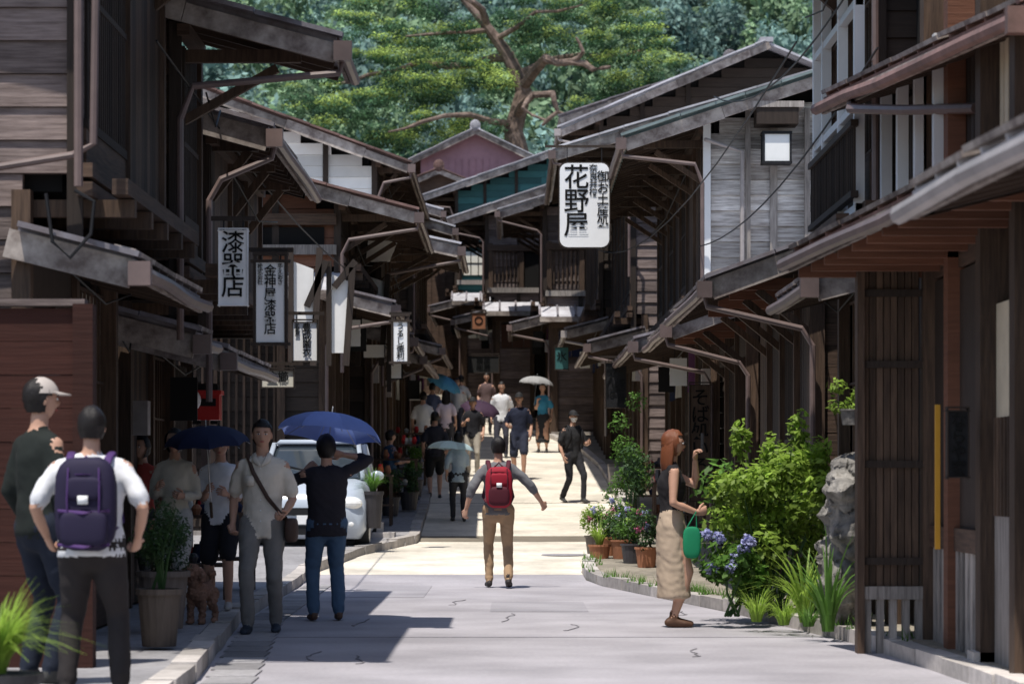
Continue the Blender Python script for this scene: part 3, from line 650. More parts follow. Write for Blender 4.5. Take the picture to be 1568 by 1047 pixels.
for a,b in pads:
    dk=U(-1,1)
    for k in range(5):
        c=pt(a+U(-34,34),b+U(-14,14),U(-2.5,4)); rr=U(.38,.85)
        if R()<.10: continue
        q=list(clump(c,(rr*1.3,rr*1.3,rr*.40),int(330*rr),.075,'pine_lit' if R()<.66+.2*dk else 'pine_shaded',.32,1.0)); q[3]=q[3]*U(.65,1.25); gr.append(tuple(q))
        gr.append(clump(c-Vector((0,0,.42*rr)),(rr*1.1,rr*1.1,rr*.3),int(200*rr),.09,'pine_shaded',.35,.3))  # dark needles below each pad paint in its underside shade
for i in range(len(gr)): gr[i]=(gr[i][0]-np.array(P.location),)+gr[i][1:]
leafmesh('pine_needles',gr,P)
def bush(name,x,y,z0,balls,n,size,mt,stems=8,asp=.45,pot=None,extra=None):
    P=empty(name,(x,y,z0)); gr=[]; m=MB()
    for (cx,cy,cz,rx,rz) in balls: gr.append(clump((cx,cy,cz),(rx,rx,rz),n,size,mt,asp))
    if extra: gr+=extra
    leafmesh('foliage',gr,P)
    for i in range(stems):
        b_=random.choice(balls); m.sweep([(U(-.06,.06),U(-.06,.06),0),(b_[0]*.5,b_[1]*.5,b_[2]*.5),(b_[0]+U(-.1,.1),b_[1],b_[2]+b_[3]*.6)],[.012,.009,.005],'leaf_dark' if mt!='bark' else mt,n=5)
    if pot:
        r,h,pm=pot; m.lathe((0,0,-h),[(0.01,0),(r*.75,0),(r*.95,h*.9),(r*1.05,h*.9),(r*1.05,h),(r*.9,h),(r*.88,h*.9),(0.01,h*.9)],pm)
    m.obj('stems_and_pot',P); return P
def blades(name,x,y,z,n,L,mt,wd=.012,spread=1.0,pot=None,up=1.0):
    m=MB()
    for i in range(n):
        a=U(0,6.28); l=L*U(.6,1.1); w_=wd*U(.7,1.3); o=U(.3,1)*spread
        sd=Vector((-math.sin(a),math.cos(a),0)); vs=[]; K=6
        for k in range(K+1):
            t=k/K; r=l*o*(.15*t+.6*t*t); h=l*up*(t*1.1-.75*t*t*o)
            p=Vector((r*math.cos(a)+.04*math.cos(a),r*math.sin(a)+.04*math.sin(a),h)); ww=w_*(1-t*.9)
            vs+=[p-sd*ww,p+sd*ww]
        m.add(vs,[(2*k,2*k+1,2*k+3,2*k+2) for k in range(K)],mt,U(.6,1.3))
    if pot:
        r,h,pm=pot; m.lathe((0,0,-h),[(0.01,0),(r*.75,0),(r*.95,h*.9),(r*1.05,h*.9),(r*1.05,h),(r*.9,h),(r*.88,h*.9),(0.01,h*.9)],pm)
    o=m.obj(name); o.location=(x,y,z); return o
balls=[(U(-.50,.45),U(-.4,.4),U(.3,1.35),U(.14,.22),U(.16,.24)) for _ in range(36)]
balls=[(b[0]*(1.1-.28*b[2]/1.5),b[1],b[2],b[3],b[4]) for b in balls]+[(-.28,0,1.45,.09,.2),(.22,.1,1.52,.09,.22),(-.02,0,1.34,.12,.2),(.38,0,1.28,.1,.2),(-.46,0,1.05,.1,.17)]
bush('leafy_shrub',X(1190,23.5),23.8,.08,balls,160,.038,'leaf_lime',22)
bush('leafy_shrub',X(1185,23.5),24.3,.08,[(U(-.5,.5),0,U(.2,1.1),.25,.25) for _ in range(10)],150,.045,'leaf',5)
bush('hydrangea_shrub',X(1122,23.2),23.3,.1,[(U(-.2,.2),U(-.15,.15),U(.15,.5),.13,.12) for _ in range(9)],110,.04,'leaf',8,.6,
     extra=[clump((U(-.24,.18),U(-.25,-.1),U(.34,.70)),(.055,.055,.05),80,.016,'flower',.9) for _ in range(9)])
blades('spiky_plant',X(1235,22.5),22.6,.08,70,.8,'leaf_lime',.016,1.1)
blades('spiky_plant',X(1268,21.3),21.3,.08,46,.85,'leaf',.018,.8)
blades('grass_tuft',X(1160,22.6),22.7,.08,110,.38,'leaf_lime',.006,1.1)
blades('grass_tuft',X(1200,22.2),22.2,.08,110,.33,'leaf_lime',.006,1.2)
blades('grass_tuft',X(1240,21.9),22.0,.08,90,.26,'leaf',.006,1.2)
# rock wall: large irregular boulders fused and eroded
S=MB()
for i in range(15):
    S.ell((U(2.49,2.64),U(21.5,22.1),.06+i*.084),(U(.13,.21),U(.16,.3),U(.11,.2)),'stone',n=10,k=7,e=.85,t=1,fn=lambda u,p,i=i:p*(1+.35*noise.noise(Vector(u)*1.7+Vector((i*3.1,0,0)))))
me=remeshed(S.v,S.f,.02,3)
for v in me.vertices:
    c=v.co; d=noise.noise(c*4)*.05+noise.noise(c*11)*.025+noise.noise(c*27)*.010-.035*max(0,1-abs(noise.noise(c*5+Vector((9,1,2))))*14)
    v.co=c+v.normal*d
me.materials.clear(); me.materials.append(MATS['stone']); a=me.attributes.new('tint','FLOAT','FACE'); a.data.foreach_set('value',[1.0]*len(me.polygons)); me.polygons.foreach_set('use_smooth',[False]*len(me.polygons))
ro=bpy.data.objects.new('rock_wall',me); scene.collection.objects.link(ro)
for (bx,d,mt,sz,pm) in ((912,36.5,'leaf_lime',.32,'pot_wood'),(930,36.2,'leaf',.3,'terracotta'),(952,35.5,'leaf_dark',.36,'terracotta'),(968,34.6,'leaf',.42,'pot_dark'),(990,33.8,'leaf_dark',.4,'terracotta'),(945,37.2,'leaf',.5,'pot_wood')):
    x=X(bx,d); ex=[clump((U(-.2,.2),U(-.2,.2),U(.1,.45)),(.05,.05,.05),25,.018,random.choice(['flower_pink','flower','leaf_lime']),.9) for _ in range(5)]
    bush('potted_flower',x,d,g(d)+.34,[(U(-.14,.14),U(-.14,.14),U(.05,sz),.12,.12) for _ in range(7)],80,.026,mt,4,pot=(.14,.24,pm),extra=ex)
blades('potted_grass',X(918,35.6),35.6,.38,120,.42,'leaf_lime',.007,1.2,pot=(.14,.24,'terracotta'))
bush('potted_tree',X(962,38.8),38.8,g(39)+.35,[(U(-.2,.2),U(-.2,.2),U(.3,1.75),.17,.16) for _ in range(18)],130,.028,'leaf',10,pot=(.17,.25,'pot_dark'))
bush('climbing_plant',X(975,36.5),36.8,g(37)+.1,[(U(-.12,.12),U(-.2,.2),U(.1,1.3),.14,.16) for _ in range(12)],110,.028,'leaf_dark',8)
bush('potted_shrub',X(250,20.8),20.8,.55,[(U(-.14,.14),U(-.14,.14),U(.05,.45),.13,.13) for _ in range(12)],170,.022,'leaf_dark',6,.25,pot=(.19,.42,'pot_wood'))
bush('potted_shrub',X(235,18.5),18.8,.5,[(U(-.1,.1),U(-.1,.1),U(.05,.5),.1,.13) for _ in range(8)],130,.022,'leaf_dark',6,.25,pot=(.15,.38,'pot_wood'))
blades('potted_fern',X(-5,12.5),12.5,.38,320,.5,'leaf_lime',.009,1.2,pot=(.2,.35,'pot_dark'))
blades('potted_fern',X(568,38),38.6,g(38)+.85,140,.42,'leaf',.008,1.1,pot=(.14,.5,'pot_dark'))
bush('balcony_plant',X(1300,21.8),21.6,1.75,[(U(-.12,.12),0,U(0,.2),.08,.07) for _ in range(5)],60,.025,'leaf_lime',3,pot=(.1,.12,'stone'))
m=MB()
for i in range(70):
    y=U(19.5,36); x=er(y)+U(.0,.25)
    for q in range(10):
        a=U(0,6.28); l=U(.04,.12); p=Vector((x+U(-.04,.04),y+U(-.04,.04),g(y)+.1)); e=p+Vector((l*.6*math.cos(a),l*.6*math.sin(a),l)); sd=Vector((-math.sin(a),math.cos(a),0))*.006
        m.add([p-sd,p+sd,e],[(0,1,2)],'leaf',U(.6,1.3))
m.obj('weeds')
m=MB()
for i in range(3): m.box(-2.3+i*0,-1.5+(-.18*i),40.2+i*.35,41.2,.15+.14*i,.29+.14*i,'kerb')
m.obj('stone_steps')
m=MB()
for i in range(5): m.box(X(925,56)+.05+i*.02,X(925,56)+.9,54+i*.8,54.7+i*.8,g(54+i*.8),g(54+i*.8)+.3,'kerb')
m.obj('stone_steps')
m=MB(); m.box(-.14,.14,-.12,.12,0,.24,'red'); m.box(-.11,.11,-.13,-.12,.13,.20,'black'); m.box(-.16,.16,-.14,.14,.24,.28,'red'); m.box(-.04,.04,-.03,.03,-1.55,0,'gutter'); o=m.obj('red_post_box'); o.location=(X(315,27),27,1.77)
def stand(x,y,w=.7,d=.4,h=.75):
    m=MB(); z=g(y)+.1
    for sx in (-1,1):
        for sy in (-1,1): m.box(x+sx*w/2-.02,x+sx*w/2+.02,y+sy*d/2-.02,y+sy*d/2+.02,z,z+h,'wood_brown')
    for q in (.3,h): m.box(x-w/2-.03,x+w/2+.03,y-d/2-.03,y+d/2+.03,z+q,z+q+.03,'wood_brownh')
    for i in range(9): xx=x+U(-.3,.3)*w/.7; yy=y+U(-.15,.15); m.lathe((xx,yy,z+random.choice([.33,h+.03])),[(.01,0),(.03,0),(.05,.06),(.03,U(.08,.18)),(.01,.1)],random.choice(['terracotta','paper','red','pot_dark','noren_navy']),n=8)
    m.obj('display_stand')
stand(-3.0,26.5);stand(-2.95,28.4);stand(-2.2,43.5);stand(-2.0,49);stand(-2.0,54);stand(2.35,46);stand(2.3,41,.5,.4);stand(-2.05,58)
for x,y in ((-1.95,45.5),(-1.75,51),(-1.9,56),(-1.7,47)):
    bush('potted_shrub',x,y,g(y)+.42,[(U(-.12,.12),U(-.12,.12),U(.05,.4),.12,.12) for _ in range(8)],70,.03,random.choice(['leaf','leaf_dark']),4,pot=(.16,.3,random.choice(['pot_dark','terracotta'])))
# ------------------------------------------------------------------ car
P=empty('parked_car',(X(474,38.2),38.2,g(39)+.0)); m=MB();G=MB()
st=[(0,.22,.62,.50,.66),(.08,.18,.78,.60,.72),(.35,.18,.92,.68,.75),(.9,.18,1.0,.72,.76),(2.4,.18,1.02,.73,.76),(3.4,.2,1.0,.72,.75),(3.6,.25,.9,.62,.7)]
rings=[]
for y,zb,zt_,a,b in st:
    rings.append([(-b*.9,y,zb),(b*.9,y,zb),(b,y,zb+.12),(b,y,zt_-.25),(a+.02,y,zt_-.03),(a*.8,y,zt_+.01),(-a*.8,y,zt_+.01),(-a-.02,y,zt_-.03),(-b,y,zt_-.25),(-b,y,zb+.12)])
vs=[p for r in rings for p in r]; n=10
m.add(vs,[(i*n+j,i*n+(j+1)%n,(i+1)*n+(j+1)%n,(i+1)*n+j) for i in range(len(st)-1) for j in range(n)]+[tuple(range(n-1,-1,-1)),tuple((len(st)-1)*n+j for j in range(n))],'car_paint_shaded',1)
cab=[(.75,1.0,.68),(1.35,1.45,.58),(1.6,1.50,.57),(3.0,1.49,.57),(3.45,1.0,.66)]
vs=[]
for y,z,a in cab: vs+=[(-.70,y,.98),(.70,y,.98),(a,y,z-.05),(a-.08,y,z),(-a+.08,y,z),(-a,y,z-.05)]
G.add(vs,[(i*6+j,i*6+(j+1)%6,(i+1)*6+(j+1)%6,(i+1)*6+j) for i in range(4) for j in range(6)],'glass',1)
m.prism([(-.57,1.47),(.57,1.47),(.5,1.53),(-.5,1.53)],1.3,3.05,'car_paint_shaded',1)
for sx in (-1,1):
    m.beam((sx*.68,.72,.99),(sx*.58,1.36,1.47),.06,.05,'car_paint_shaded',1); m.beam((sx*.70,2.2,.99),(sx*.6,2.2,1.47),.04,.08,'car_paint_shaded',1); m.beam((sx*.68,3.46,.99),(sx*.58,3.02,1.47),.07,.06,'car_paint_shaded',1)
    m.ell((sx*.86,.95,1.03),(.1,.05,.07),'car_paint_shaded'); G.ell((sx*.55,.07,.66),(.16,.1,.09),'lamp_glass'); G.ell((sx*.56,.03,.38),(.06,.04,.05),'lamp_glass')
    for yy in (.62,2.95):
        T2=MB(); prof=[(.0,-.09),(.2,-.09),(.29,-.09),(.3,-.06),(.3,.06),(.29,.09),(.2,.09),(0,.09)]
        T2.lathe((0,0,0),prof,'tire',n=24,t=1); T2.lathe((0,0,0),[(0,-.1),(.17,-.1),(.18,-.095)],'rim',n=20,t=1); T2.lathe((0,0,0),[(.18,.095),(.17,.1),(0,.1)],'rim',n=20,t=1)
        w_=T2.obj('wheel',P); w_.location=(sx*.68,yy,.3); w_.rotation_euler=(0,math.radians(90),0)
G.box(-.42,.42,-.015,.03,.5,.6,'black',1); G.box(-.5,.5,-.02,.1,.24,.36,'black',1); G.box(-.17,.17,-.04,-.02,.38,.5,'white_paint',1)
G.beam((-.4,.95,1.17),(.1,.82,1.05),.015,.02,'black',1)
m.obj('body',P,True); G.obj('windows_and_lights',P)
# ------------------------------------------------------------------ people
def ik(a,c,l1,l2,pole):
    d=c-a; L=max(.05,min(d.length,l1+l2-.004)); dn=d.normalized(); x=(l1*l1-l2*l2+L*L)/(2*L); h=math.sqrt(max(l1*l1-x*x,0))
    p=Vector(pole); p=p-dn*p.dot(dn); p.normalize(); return a+dn*x+p*h, a+dn*L
def hand(mb,wr,u,nrm,side,curl,k,sk='skin'):
    u=u.normalized(); nrm=(nrm-u*nrm.dot(u)).normalized(); w_=u.cross(nrm)*side
    mb.sweep([wr-u*.02*k,wr+u*.02*k,wr+u*.06*k,wr+u*.088*k],[(.024*k,.018*k),(.033*k,.016*k),(.040*k,.015*k),(.036*k,.012*k)],sk,ref=w_,n=10)
    for off,L in ((.029,.070),(.010,.080),(-.010,.073),(-.028,.056)):
        p=wr+u*.078*k+w_*off*k; pts=[p-u*.02*k]; a=0; 
        for seg in (.45,.32,.26):
            a+=curl; dr=u*math.cos(a)+nrm*math.sin(a); pts.append(pts[-1]+dr*L*seg*k+(u*.02*k if len(pts)==1 else Vector((0,0,0))))
        mb.sweep(pts,[.0095*k,.009*k,.008*k,.0065*k],sk,ref=w_,n=8)
    p=wr+u*.022*k+w_*.024*k; d1=(w_*.75+u*.6+nrm*.25).normalized(); d2=(w_*.2+u*.9+nrm*(.3+curl*.5)).normalized()
    mb.sweep([p,p+d1*.035*k,p+d1*.035*k+d2*.03*k,p+d1*.035*k+d2*.055*k],[.013*k,.011*k,.010*k,.008*k],sk,ref=nrm,n=8)
def head(mb,c,M,k,hair,hm,skin='skin',cap=None,mask=None,glasses=False,fem=False):
    def fn(u,p):
        x,y,z=p
        if u.z<0:
            f=1-.34*(-u.z)**1.4; x*=f
            if y<0: y*=1-.35*(-u.z)
        if u.y>0: y*=.93
        if u.y>.5 and abs(u.z)<.5: y+= -.006*math.exp(-((abs(u.x)-.35)/.18)**2-((u.z-.02)/.14)**2)
        y+= .022*math.exp(-(u.x/.13)**2-((u.z+.22)/.13)**2)*(u.y>0) + .008*math.exp(-(u.x/.1)**2-((u.z+.05)/.2)**2)*(u.y>0)
        y+= .006*math.exp(-(u.x/.3)**2-((u.z+.85)/.12)**2)*(u.y>0)
        return Vector((x,y,z))*k
    r=(.077,.097,.117)
    mb.ell(c,r,skin,n=32,k=22,fn=fn,M=M)
    def at(x,y,z): return c+M@(Vector((x,y,z))*k)
    for sx in (-1,1):
        mb.ell(at(sx*.030,.082,.003),(.013*k,.008*k,.0065*k),'eye',n=8,k=6,M=M); mb.ell(at(sx*.030,.0885,.003),(.0058*k,.004*k,.0058*k),'ink',n=8,k=6,M=M)
        mb.ell(at(sx*.031,.088,.022),(.017*k,.005*k,.0035*k),hm,n=8,k=5,M=M)
        mb.ell(at(sx*.076,-.004,-.008),(.009*k,.018*k,.030*k),skin,n=8,k=8,M=M)
    mb.ell(at(0,.086,-.058),(.021*k,.008*k,.007*k),'lip',n=10,k=6,M=M)
    if glasses:
        for sx in (-1,1): mb.ell(at(sx*.032,.096,.004),(.026*k,.006*k,.018*k),'black',n=10,k=6,M=M)
        mb.sweep([at(-.075,.0,.01),at(-.06,.09,.01),at(0,.101,.01),at(.06,.09,.01),at(.075,0,.01)],[.003*k]*5,'black',n=5)
    if mask: mb.ell(c,(.080,.103,.118),mask,n=28,k=18,M=M,fn=fn,sel=lambda x,y,z:y>.15 and -.85<z<-.12)
    def hf(sc,nz=.05):
        def f(u,p):
            q=fn(u,p*1.0) if u.z>-.1 else Vector((p.x*(1-.1*(-u.z)),p.y,p.z))*k
            return q*(sc+nz*noise.noise(Vector(u)*5))
        return f
    if hair in('short','bob','long','bun'):
        if hair=='short': sel=lambda x,y,z:(z>.52 or (y<.32 and z>.1) or (y<-.05 and z>-.55))
        else: sel=lambda x,y,z:(z>.55 or (y<.42 and z>.0) or (y<.25 and z>-.95))
        mb.ell(c,(.083,.102,.122) if hair=='short' else (.092,.108,.125),hm,n=30,k=20,M=M,fn=hf(1.03,.10),sel=sel)
        mb.ell(c+M@(Vector((0,-.022,.022))*k),(.083*k,.092*k,.104*k),hm,n=20,k=14,M=M,fn=lambda u,p:p*(1+.05*noise.noise(Vector(u)*6)))
    if hair=='long':
        for i in range(16):
            a=-math.pi*(.08+.84*i/15); x=math.cos(a)*.082; y=math.sin(a)*.09
            mb.sweep([at(x*.9,y*.9,.03),at(x*1.05,y*1.02,-.08),at(x*1.1,y*1.0-.01,-.17),at(x*1.05+U(-.01,.01),y*.9-.01,-.25+U(-.03,.02))],[.02*k,.024*k,.02*k,.008*k],hm,n=6)
    if hair=='bun': mb.ell(c+M@(Vector((0,-.11,.0))*k),(.04*k,.04*k,.04*k),hm)
    if cap:
        kind,cm=cap
        mb.ell(c+M@(Vector((0,-.004,.012))*k),(.088*k,.108*k,.118*k),cm,n=24,k=16,M=M,sel=lambda x,y,z:z>.12)
        if kind=='cap':
            vs=[];nn=12
            for i in range(nn+1):
                a=math.pi*(.12+.76*i/nn); 
                for q,dz in ((.80,.045),(1.0,.03)):
                    yy=math.sin(a); vs.append(at(.09*math.cos(a),.10*yy+(0 if q<1 else .075*yy**.7),dz))
            o=len(vs); vs+= [v-M@Vector((0,0,.006)) for v in vs]
            fs=[(2*i,2*i+2,2*i+3,2*i+1) for i in range(nn)]+[(o+2*i+1,o+2*i+3,o+2*i+2,o+2*i) for i in range(nn)]+[(2*i+1,2*i+3,o+2*i+3,o+2*i+1) for i in range(nn)]
            mb.add(vs,fs,cm,1)
def person(name,x,y,heading,H=1.7,fem=False,top=(.8,.8,.8),sleeve='short',bottom='trousers',bcol=(.1,.1,.1),shoe=(.05,.05,.05),hair='short',hm='hair_black',
           cap=None,mask=None,glasses=False,lf=(-.1,0,0),rf=(.1,0,0),lh=None,rh=None,lp=None,rp=None,lean=0,yaw=0,pitch=0,pack=None,strap=None,vox=.016,z=None,curl=.35,handdir=None,build=1.0,open_shirt=None,hem=None,sit=None,slim=1.0):
    k=H/1.75
    z=g(y) if z is None else z
    P=empty(name,(x,y,z),math.radians(heading))
    uid=name+str(len(bpy.data.objects))
    tm=cloth(uid+'_top',top); bm=cloth(uid+'_bottom',bcol); sm=cloth(uid+'_shoe',shoe,.6)
    hipz=.92
    if sit: hipz=sit
    else:
        for f in (lf,rf):
            hd=math.hypot(f[1],(abs(f[0])-.09)); hipz=min(hipz,.08+f[2]+math.sqrt(max(.836**2-hd*hd,.1)))
    dz=hipz-.92
    def T(a,b,c): return Vector((a,b+lean*max(0,c-.92),c+dz))*k
    S=MB(); bw=build*(.92 if fem else 1.0)
    sh_w=.172*bw
    hemz=hem if hem is not None else (.86 if sleeve!='none' else .98)
    loose=1.0 if sleeve=='none' else 1.09
    S.sweep([T(0,0,.84),T(0,-.01,.92),T(0,0,1.03)],[(.135*bw*k,.10*k),(.158*bw*k,.115*k),(.14*bw*k,.10*k)],bm,n=20)
    tr=[(hemz,.158,.118),(.98,.150,.112),(1.08,.142,.107),(1.2,.152,.115),(1.31,.165,.118),(1.39,.160,.10),(1.44,.12,.078)]
    if fem: tr=[(hemz,.15,.115),(1.0,.138,.105),(1.08,.125,.098),(1.2,.142,.118),(1.29,.150,.122),(1.38,.145,.092),(1.43,.10,.07)]
    tr=[t for t in tr if t[0]>=hemz]
    S.sweep([T(0,.0,t[0]) for t in tr],[(t[1]*loose*bw*k,t[2]*loose*k) for t in tr],tm,n=22,rnd=False)
    S.sweep([T(-.13*bw,0,1.395),T(0,-.005,1.43),T(.13*bw,0,1.395)],[(.05*k,.055*k),(.055*k,.07*k),(.05*k,.055*k)],tm,ref=(0,0,1),n=12)
    S.sweep([T(0,-.005,1.40),T(0,.0,1.48),T(0,.008,1.56)],[.062*k,.053*k,.052*k],'skin',n=14)
    H2=MB()
    for sd,f,ht,pl in ((-1,lf,lh,lp),(1,rf,rh,rp)):
        hip=T(sd*.09,0,.90); hip.y=0
        an=Vector((f[0],f[1],.085+f[2]))*k
        kn,an=ik(hip,an,.425*k,.425*k,(sd*.08,1,.1))
        if bottom in('trousers','wide'):
            wd=(1.0 if bottom=='trousers' else 1.25)*slim
            S.sweep([hip+Vector((0,0,.03)),hip.lerp(kn,.5),kn,kn.lerp(an,.5),an.lerp(kn,.04)],[(.098*k*bw,.105*k),(.084*k*wd,.088*k*wd),(.065*k*wd,.068*k*wd),(.060*k*wd,.062*k*wd),(.054*k*wd,.060*k*wd)],bm,n=16)
        else:
            S.sweep([hip,kn,kn.lerp(an,.35),an],[.08*k,.056*k,.056*k,.034*k],'skin',n=12)
            if bottom=='shorts': S.sweep([hip+Vector((0,0,.03)),hip.lerp(kn,.5),kn.lerp(hip,.08)],[(.1*k*bw,.105*k),(.095*k,.098*k),(.088*k,.092*k)],bm,n=16)
        lift=max(0,-f[1])*.9 if f[2]>0 else 0
        ca=math.cos(lift);sa=math.sin(lift)
        def foot(a,b,c): return an+Vector((a,b*ca,c-b*sa))*k
        S.sweep([foot(0,-.055,-.04),foot(0,.0,-.035),foot(sd*.012,.10,-.05),foot(sd*.012,.165,-.056)],[(.034*k,.036*k),(.039*k,.045*k),(.044*k,.032*k),(.036*k,.022*k)],sm,n=14)
        S.sweep([an+Vector((0,0,-.03)),an+Vector((0,0,.04))],[.038*k,.036*k],sm if bottom!='shorts' else 'skin',n=12)
        shd=T(sd*sh_w,-.005,1.385)
        tgt=Vector(ht)*k if ht else T(sd*.235,.05,.90)
        elb,wr=ik(shd,tgt,.285*k,.25*k,pl or (sd*.35,-1,-.2))
        S.sweep([shd,shd.lerp(elb,.5),elb,elb.lerp(wr,.35),wr],[.048*k,.043*k,.037*k,.038*k,.025*k],'skin',n=12)
        inn=Vector((-sd*.03,0,0))
        if sleeve=='short': S.sweep([shd+inn,shd.lerp(elb,.4),shd.lerp(elb,.78)],[.062*k,.062*k,.064*k],tm,n=14)
        elif sleeve=='long': S.sweep([shd+inn,shd.lerp(elb,.5),elb,elb.lerp(wr,.5),elb.lerp(wr,.92)],[.062*k,.058*k,.052*k,.047*k,.042*k],tm,n=14)
        elif sleeve=='mid': S.sweep([shd+inn,shd.lerp(elb,.5),elb,elb.lerp(wr,.3)],[.062*k,.060*k,.056*k,.052*k],tm,n=14)
        elif sleeve=='none': S.sweep([shd+inn*1.5,shd+inn*.2],[.056*k,.054*k],tm,n=12)
        u=(wr-elb); nr=Vector((-sd,.2,0))
        if ht: nr=Vector((-sd*.6,.6,.2))
        uu=u.normalized()
        if ht and handdir: uu=(uu+Vector(handdir)).normalized()
        hand(H2,wr,uu,nr,sd,curl if not ht else .75,k)
    if bottom=='skirt':
        S.sweep([T(0,0,1.02),T(0,0,.9),T(0,.01,.6),Vector((0,.02,.26))*k],[(.14*k,.105*k),(.172*k,.132*k),(.178*k,.142*k),(.185*k,.150*k)],bm,n=22,rnd=False)
    me=remeshed(S.v,S.f,vox)
    bvh=BVHTree.FromPolygons([Vector(v) for v in S.v],S.f)
    for q in S.mats: me.materials.append(MATS[q])
    clothset={i for i,q in enumerate(S.mats) if q!='skin'}
    seed=Vector((R()*50,R()*50,R()*50))
    fidx=[]
    for v in me.vertices:
        loc,nn,fi,_=bvh.find_nearest(v.co); mi_=S.m[fi] if fi is not None else 0
        fidx.append(mi_)
        if mi_ in clothset and v.co.z>.12:
            c=v.co; d=noise.noise(Vector((c.x*9,c.y*9,c.z*6))+seed)*.011+noise.noise(Vector((c.x*22+c.z*14,c.y*22,c.z*20))+seed)*.0065
            v.co=c+v.normal*d*k
    mi=[fidx[p.vertices[0]] for p in me.polygons]
    me.polygons.foreach_set('material_index',mi); me.polygons.foreach_set('use_smooth',[True]*len(mi))
    a=me.attributes.new('tint','FLOAT','FACE'); a.data.foreach_set('value',[1.0]*len(mi))
    bo=bpy.data.objects.new('body',me); scene.collection.objects.link(bo); bo.parent=P
    H2.obj('hands',P,True)
    HD=MB(); M=Matrix.Rotation(math.radians(yaw),3,'Z')@Matrix.Rotation(math.radians(pitch),3,'X')
    head(HD,T(0,.018,1.633),M,k,hair,hm,'skin',cap,mask,glasses,fem); HD.obj('head',P,True)
    B=MB()
    if pack:
        pm,pa=pack[:2]; q=pack[2] if len(pack)>2 else 1.0
        B.ell(T(0,-.215,1.17),(.155*k*q,.10*k,.235*k*q),pm,n=24,k=16,e=.55,fn=lambda u,p:p*(1+.03*noise.noise(Vector(u)*4)))
        B.ell(T(0,-.30,1.07-.05*(q-1)*5),(.12*k*q,.05*k,.11*k),pm if q>1 else pa,n=20,k=12,e=.5); B.ell(T(0,-.305,1.26),(.11*k,.03*k,.07*k),pm,n=16,k=10,e=.5)
        if q>1:
            for zz in (1.13,.93): B.sweep([T(-.15,-.31,zz),T(0,-.352,zz-.01),T(.15,-.31,zz)],[(.006*k,.012*k)]*3,pa,n=6)
        B.sweep([T(-.05,-.2,1.40),T(0,-.21,1.45),T(.05,-.2,1.40)],[.01*k]*3,pa,n=6)
        for sx in (-1,1):
            B.sweep([T(sx*.10,-.15,1.36),T(sx*.115,-.08,1.445),T(sx*.12,.02,1.475),T(sx*.125,.12,1.38),T(sx*.13,.145,1.22),T(sx*.165,.06,1.06),T(sx*.13,-.14,1.0)],[(.026*k,.009*k)]*7,pa,ref=(1,0,0),n=8)
            B.sweep([T(sx*.09,-.315,1.38),T(sx*.095,-.335,1.2),T(sx*.09,-.33,1.0)],[.006*k]*3,pa,n=6)
        B.sweep([T(-.11,-.29,1.34),T(0,-.318,1.345),T(.11,-.29,1.34)],[.005*k]*3,pa,n=6); B.box(-.03*k,.03*k,T(0,-.355,1).y,T(0,-.34,1).y,T(0,0,1.17).z,T(0,0,1.22).z,'white_paint',1)
    if strap:
        sx,smat=strap
        B.sweep([T(-sx*.12,.03,1.47),T(-sx*.06,.135,1.33),T(sx*.06,.14,1.12),T(sx*.17,.08,.98),T(sx*.20,0,.93)],[(.017*k,.006*k)]*5,smat,ref=(1,0,0),n=8)
        B.sweep([T(-sx*.12,.03,1.47),T(-sx*.05,-.12,1.35),T(sx*.08,-.13,1.1),T(sx*.20,-.03,.93)],[(.017*k,.006*k)]*4,smat,ref=(1,0,0),n=8)
        B.ell(T(sx*.235,0,.86),(.05*k,.12*k,.10*k),smat,n=16,k=10,e=.5)
    if open_shirt:
        for q in range(6): B.ell(T(0,.133,1.36-q*.085),(.006*k,.004*k,.006*k),'white_paint',n=8,k=5)
        for sx in (-1,1):
            pts=[T(sx*.07,.02,1.475),T(sx*.055,.10,1.43),T(sx*.01,.128,1.385)]; B.sweep(pts,[(.028*k,.006*k),(.026*k,.006*k),(.01*k,.005*k)],tm,ref=(sx,0,-1),n=8)
        B.box(.05*k,.12*k,T(0,.128,1).y,T(0,.136,1).y,T(0,0,1.22).z,T(0,0,1.30).z,tm,1)
    if B.f: B.obj('accessories',P,True)
    return P,T,k
def umbrella(x,y,z,r,mt,tilt=(0,0),h=None,parent_name='umbrella',shaft=.6):
    P=empty(parent_name,(x,y,z)); P.rotation_euler=(tilt[0],tilt[1],U(0,.4)); m=MB(); n=8; sub=4; K=7
    if h is None: h=r*.42
    vs=[]
    for i in range(K+1):
        t=i/K
        for j in range(n*sub):
            a=2*math.pi*j/(n*sub); ph=(j%sub)/sub; sag=1-.10*math.sin(math.pi*ph)*t; rr=r*math.sin(t*math.pi/2*.92)/math.sin(math.pi/2*.92)*sag
            vs.append((rr*math.cos(a),rr*math.sin(a),h*(math.cos(t*math.pi/2*.92))-h*.125+.012*math.sin(math.pi*ph)*t))
    N=n*sub
    for j in range(n):
        fs=[(i*N+q,i*N+(q+1)%N,(i+1)*N+(q+1)%N,(i+1)*N+q) for i in range(K) for q in range(j*sub,(j+1)*sub)]
        m.add(vs,fs,mt,U(.8,1.2))
    m.obj('canopy',P,True); m=MB()
    for j in range(n):
        a=2*math.pi*j/n; e=Vector((r*math.cos(a),r*math.sin(a),-.02)); m.sweep([(0,0,h*.86),e*.5+Vector((0,0,h*.62)),e],[.003]*3,'steel',n=5)
        m.sweep([(0,0,h*.35),e*.45+Vector((0,0,h*.6))],[.002]*2,'steel',n=4)
    m.sweep([(0,0,h+.03),(0,0,-shaft)],[.006]*2,'steel',n=8); m.sweep([(0,0,-shaft),(0,0,-shaft-.12)],[.013]*2,'wood_brown',n=8)
    m.obj('shaft_and_ribs',P,True); return P
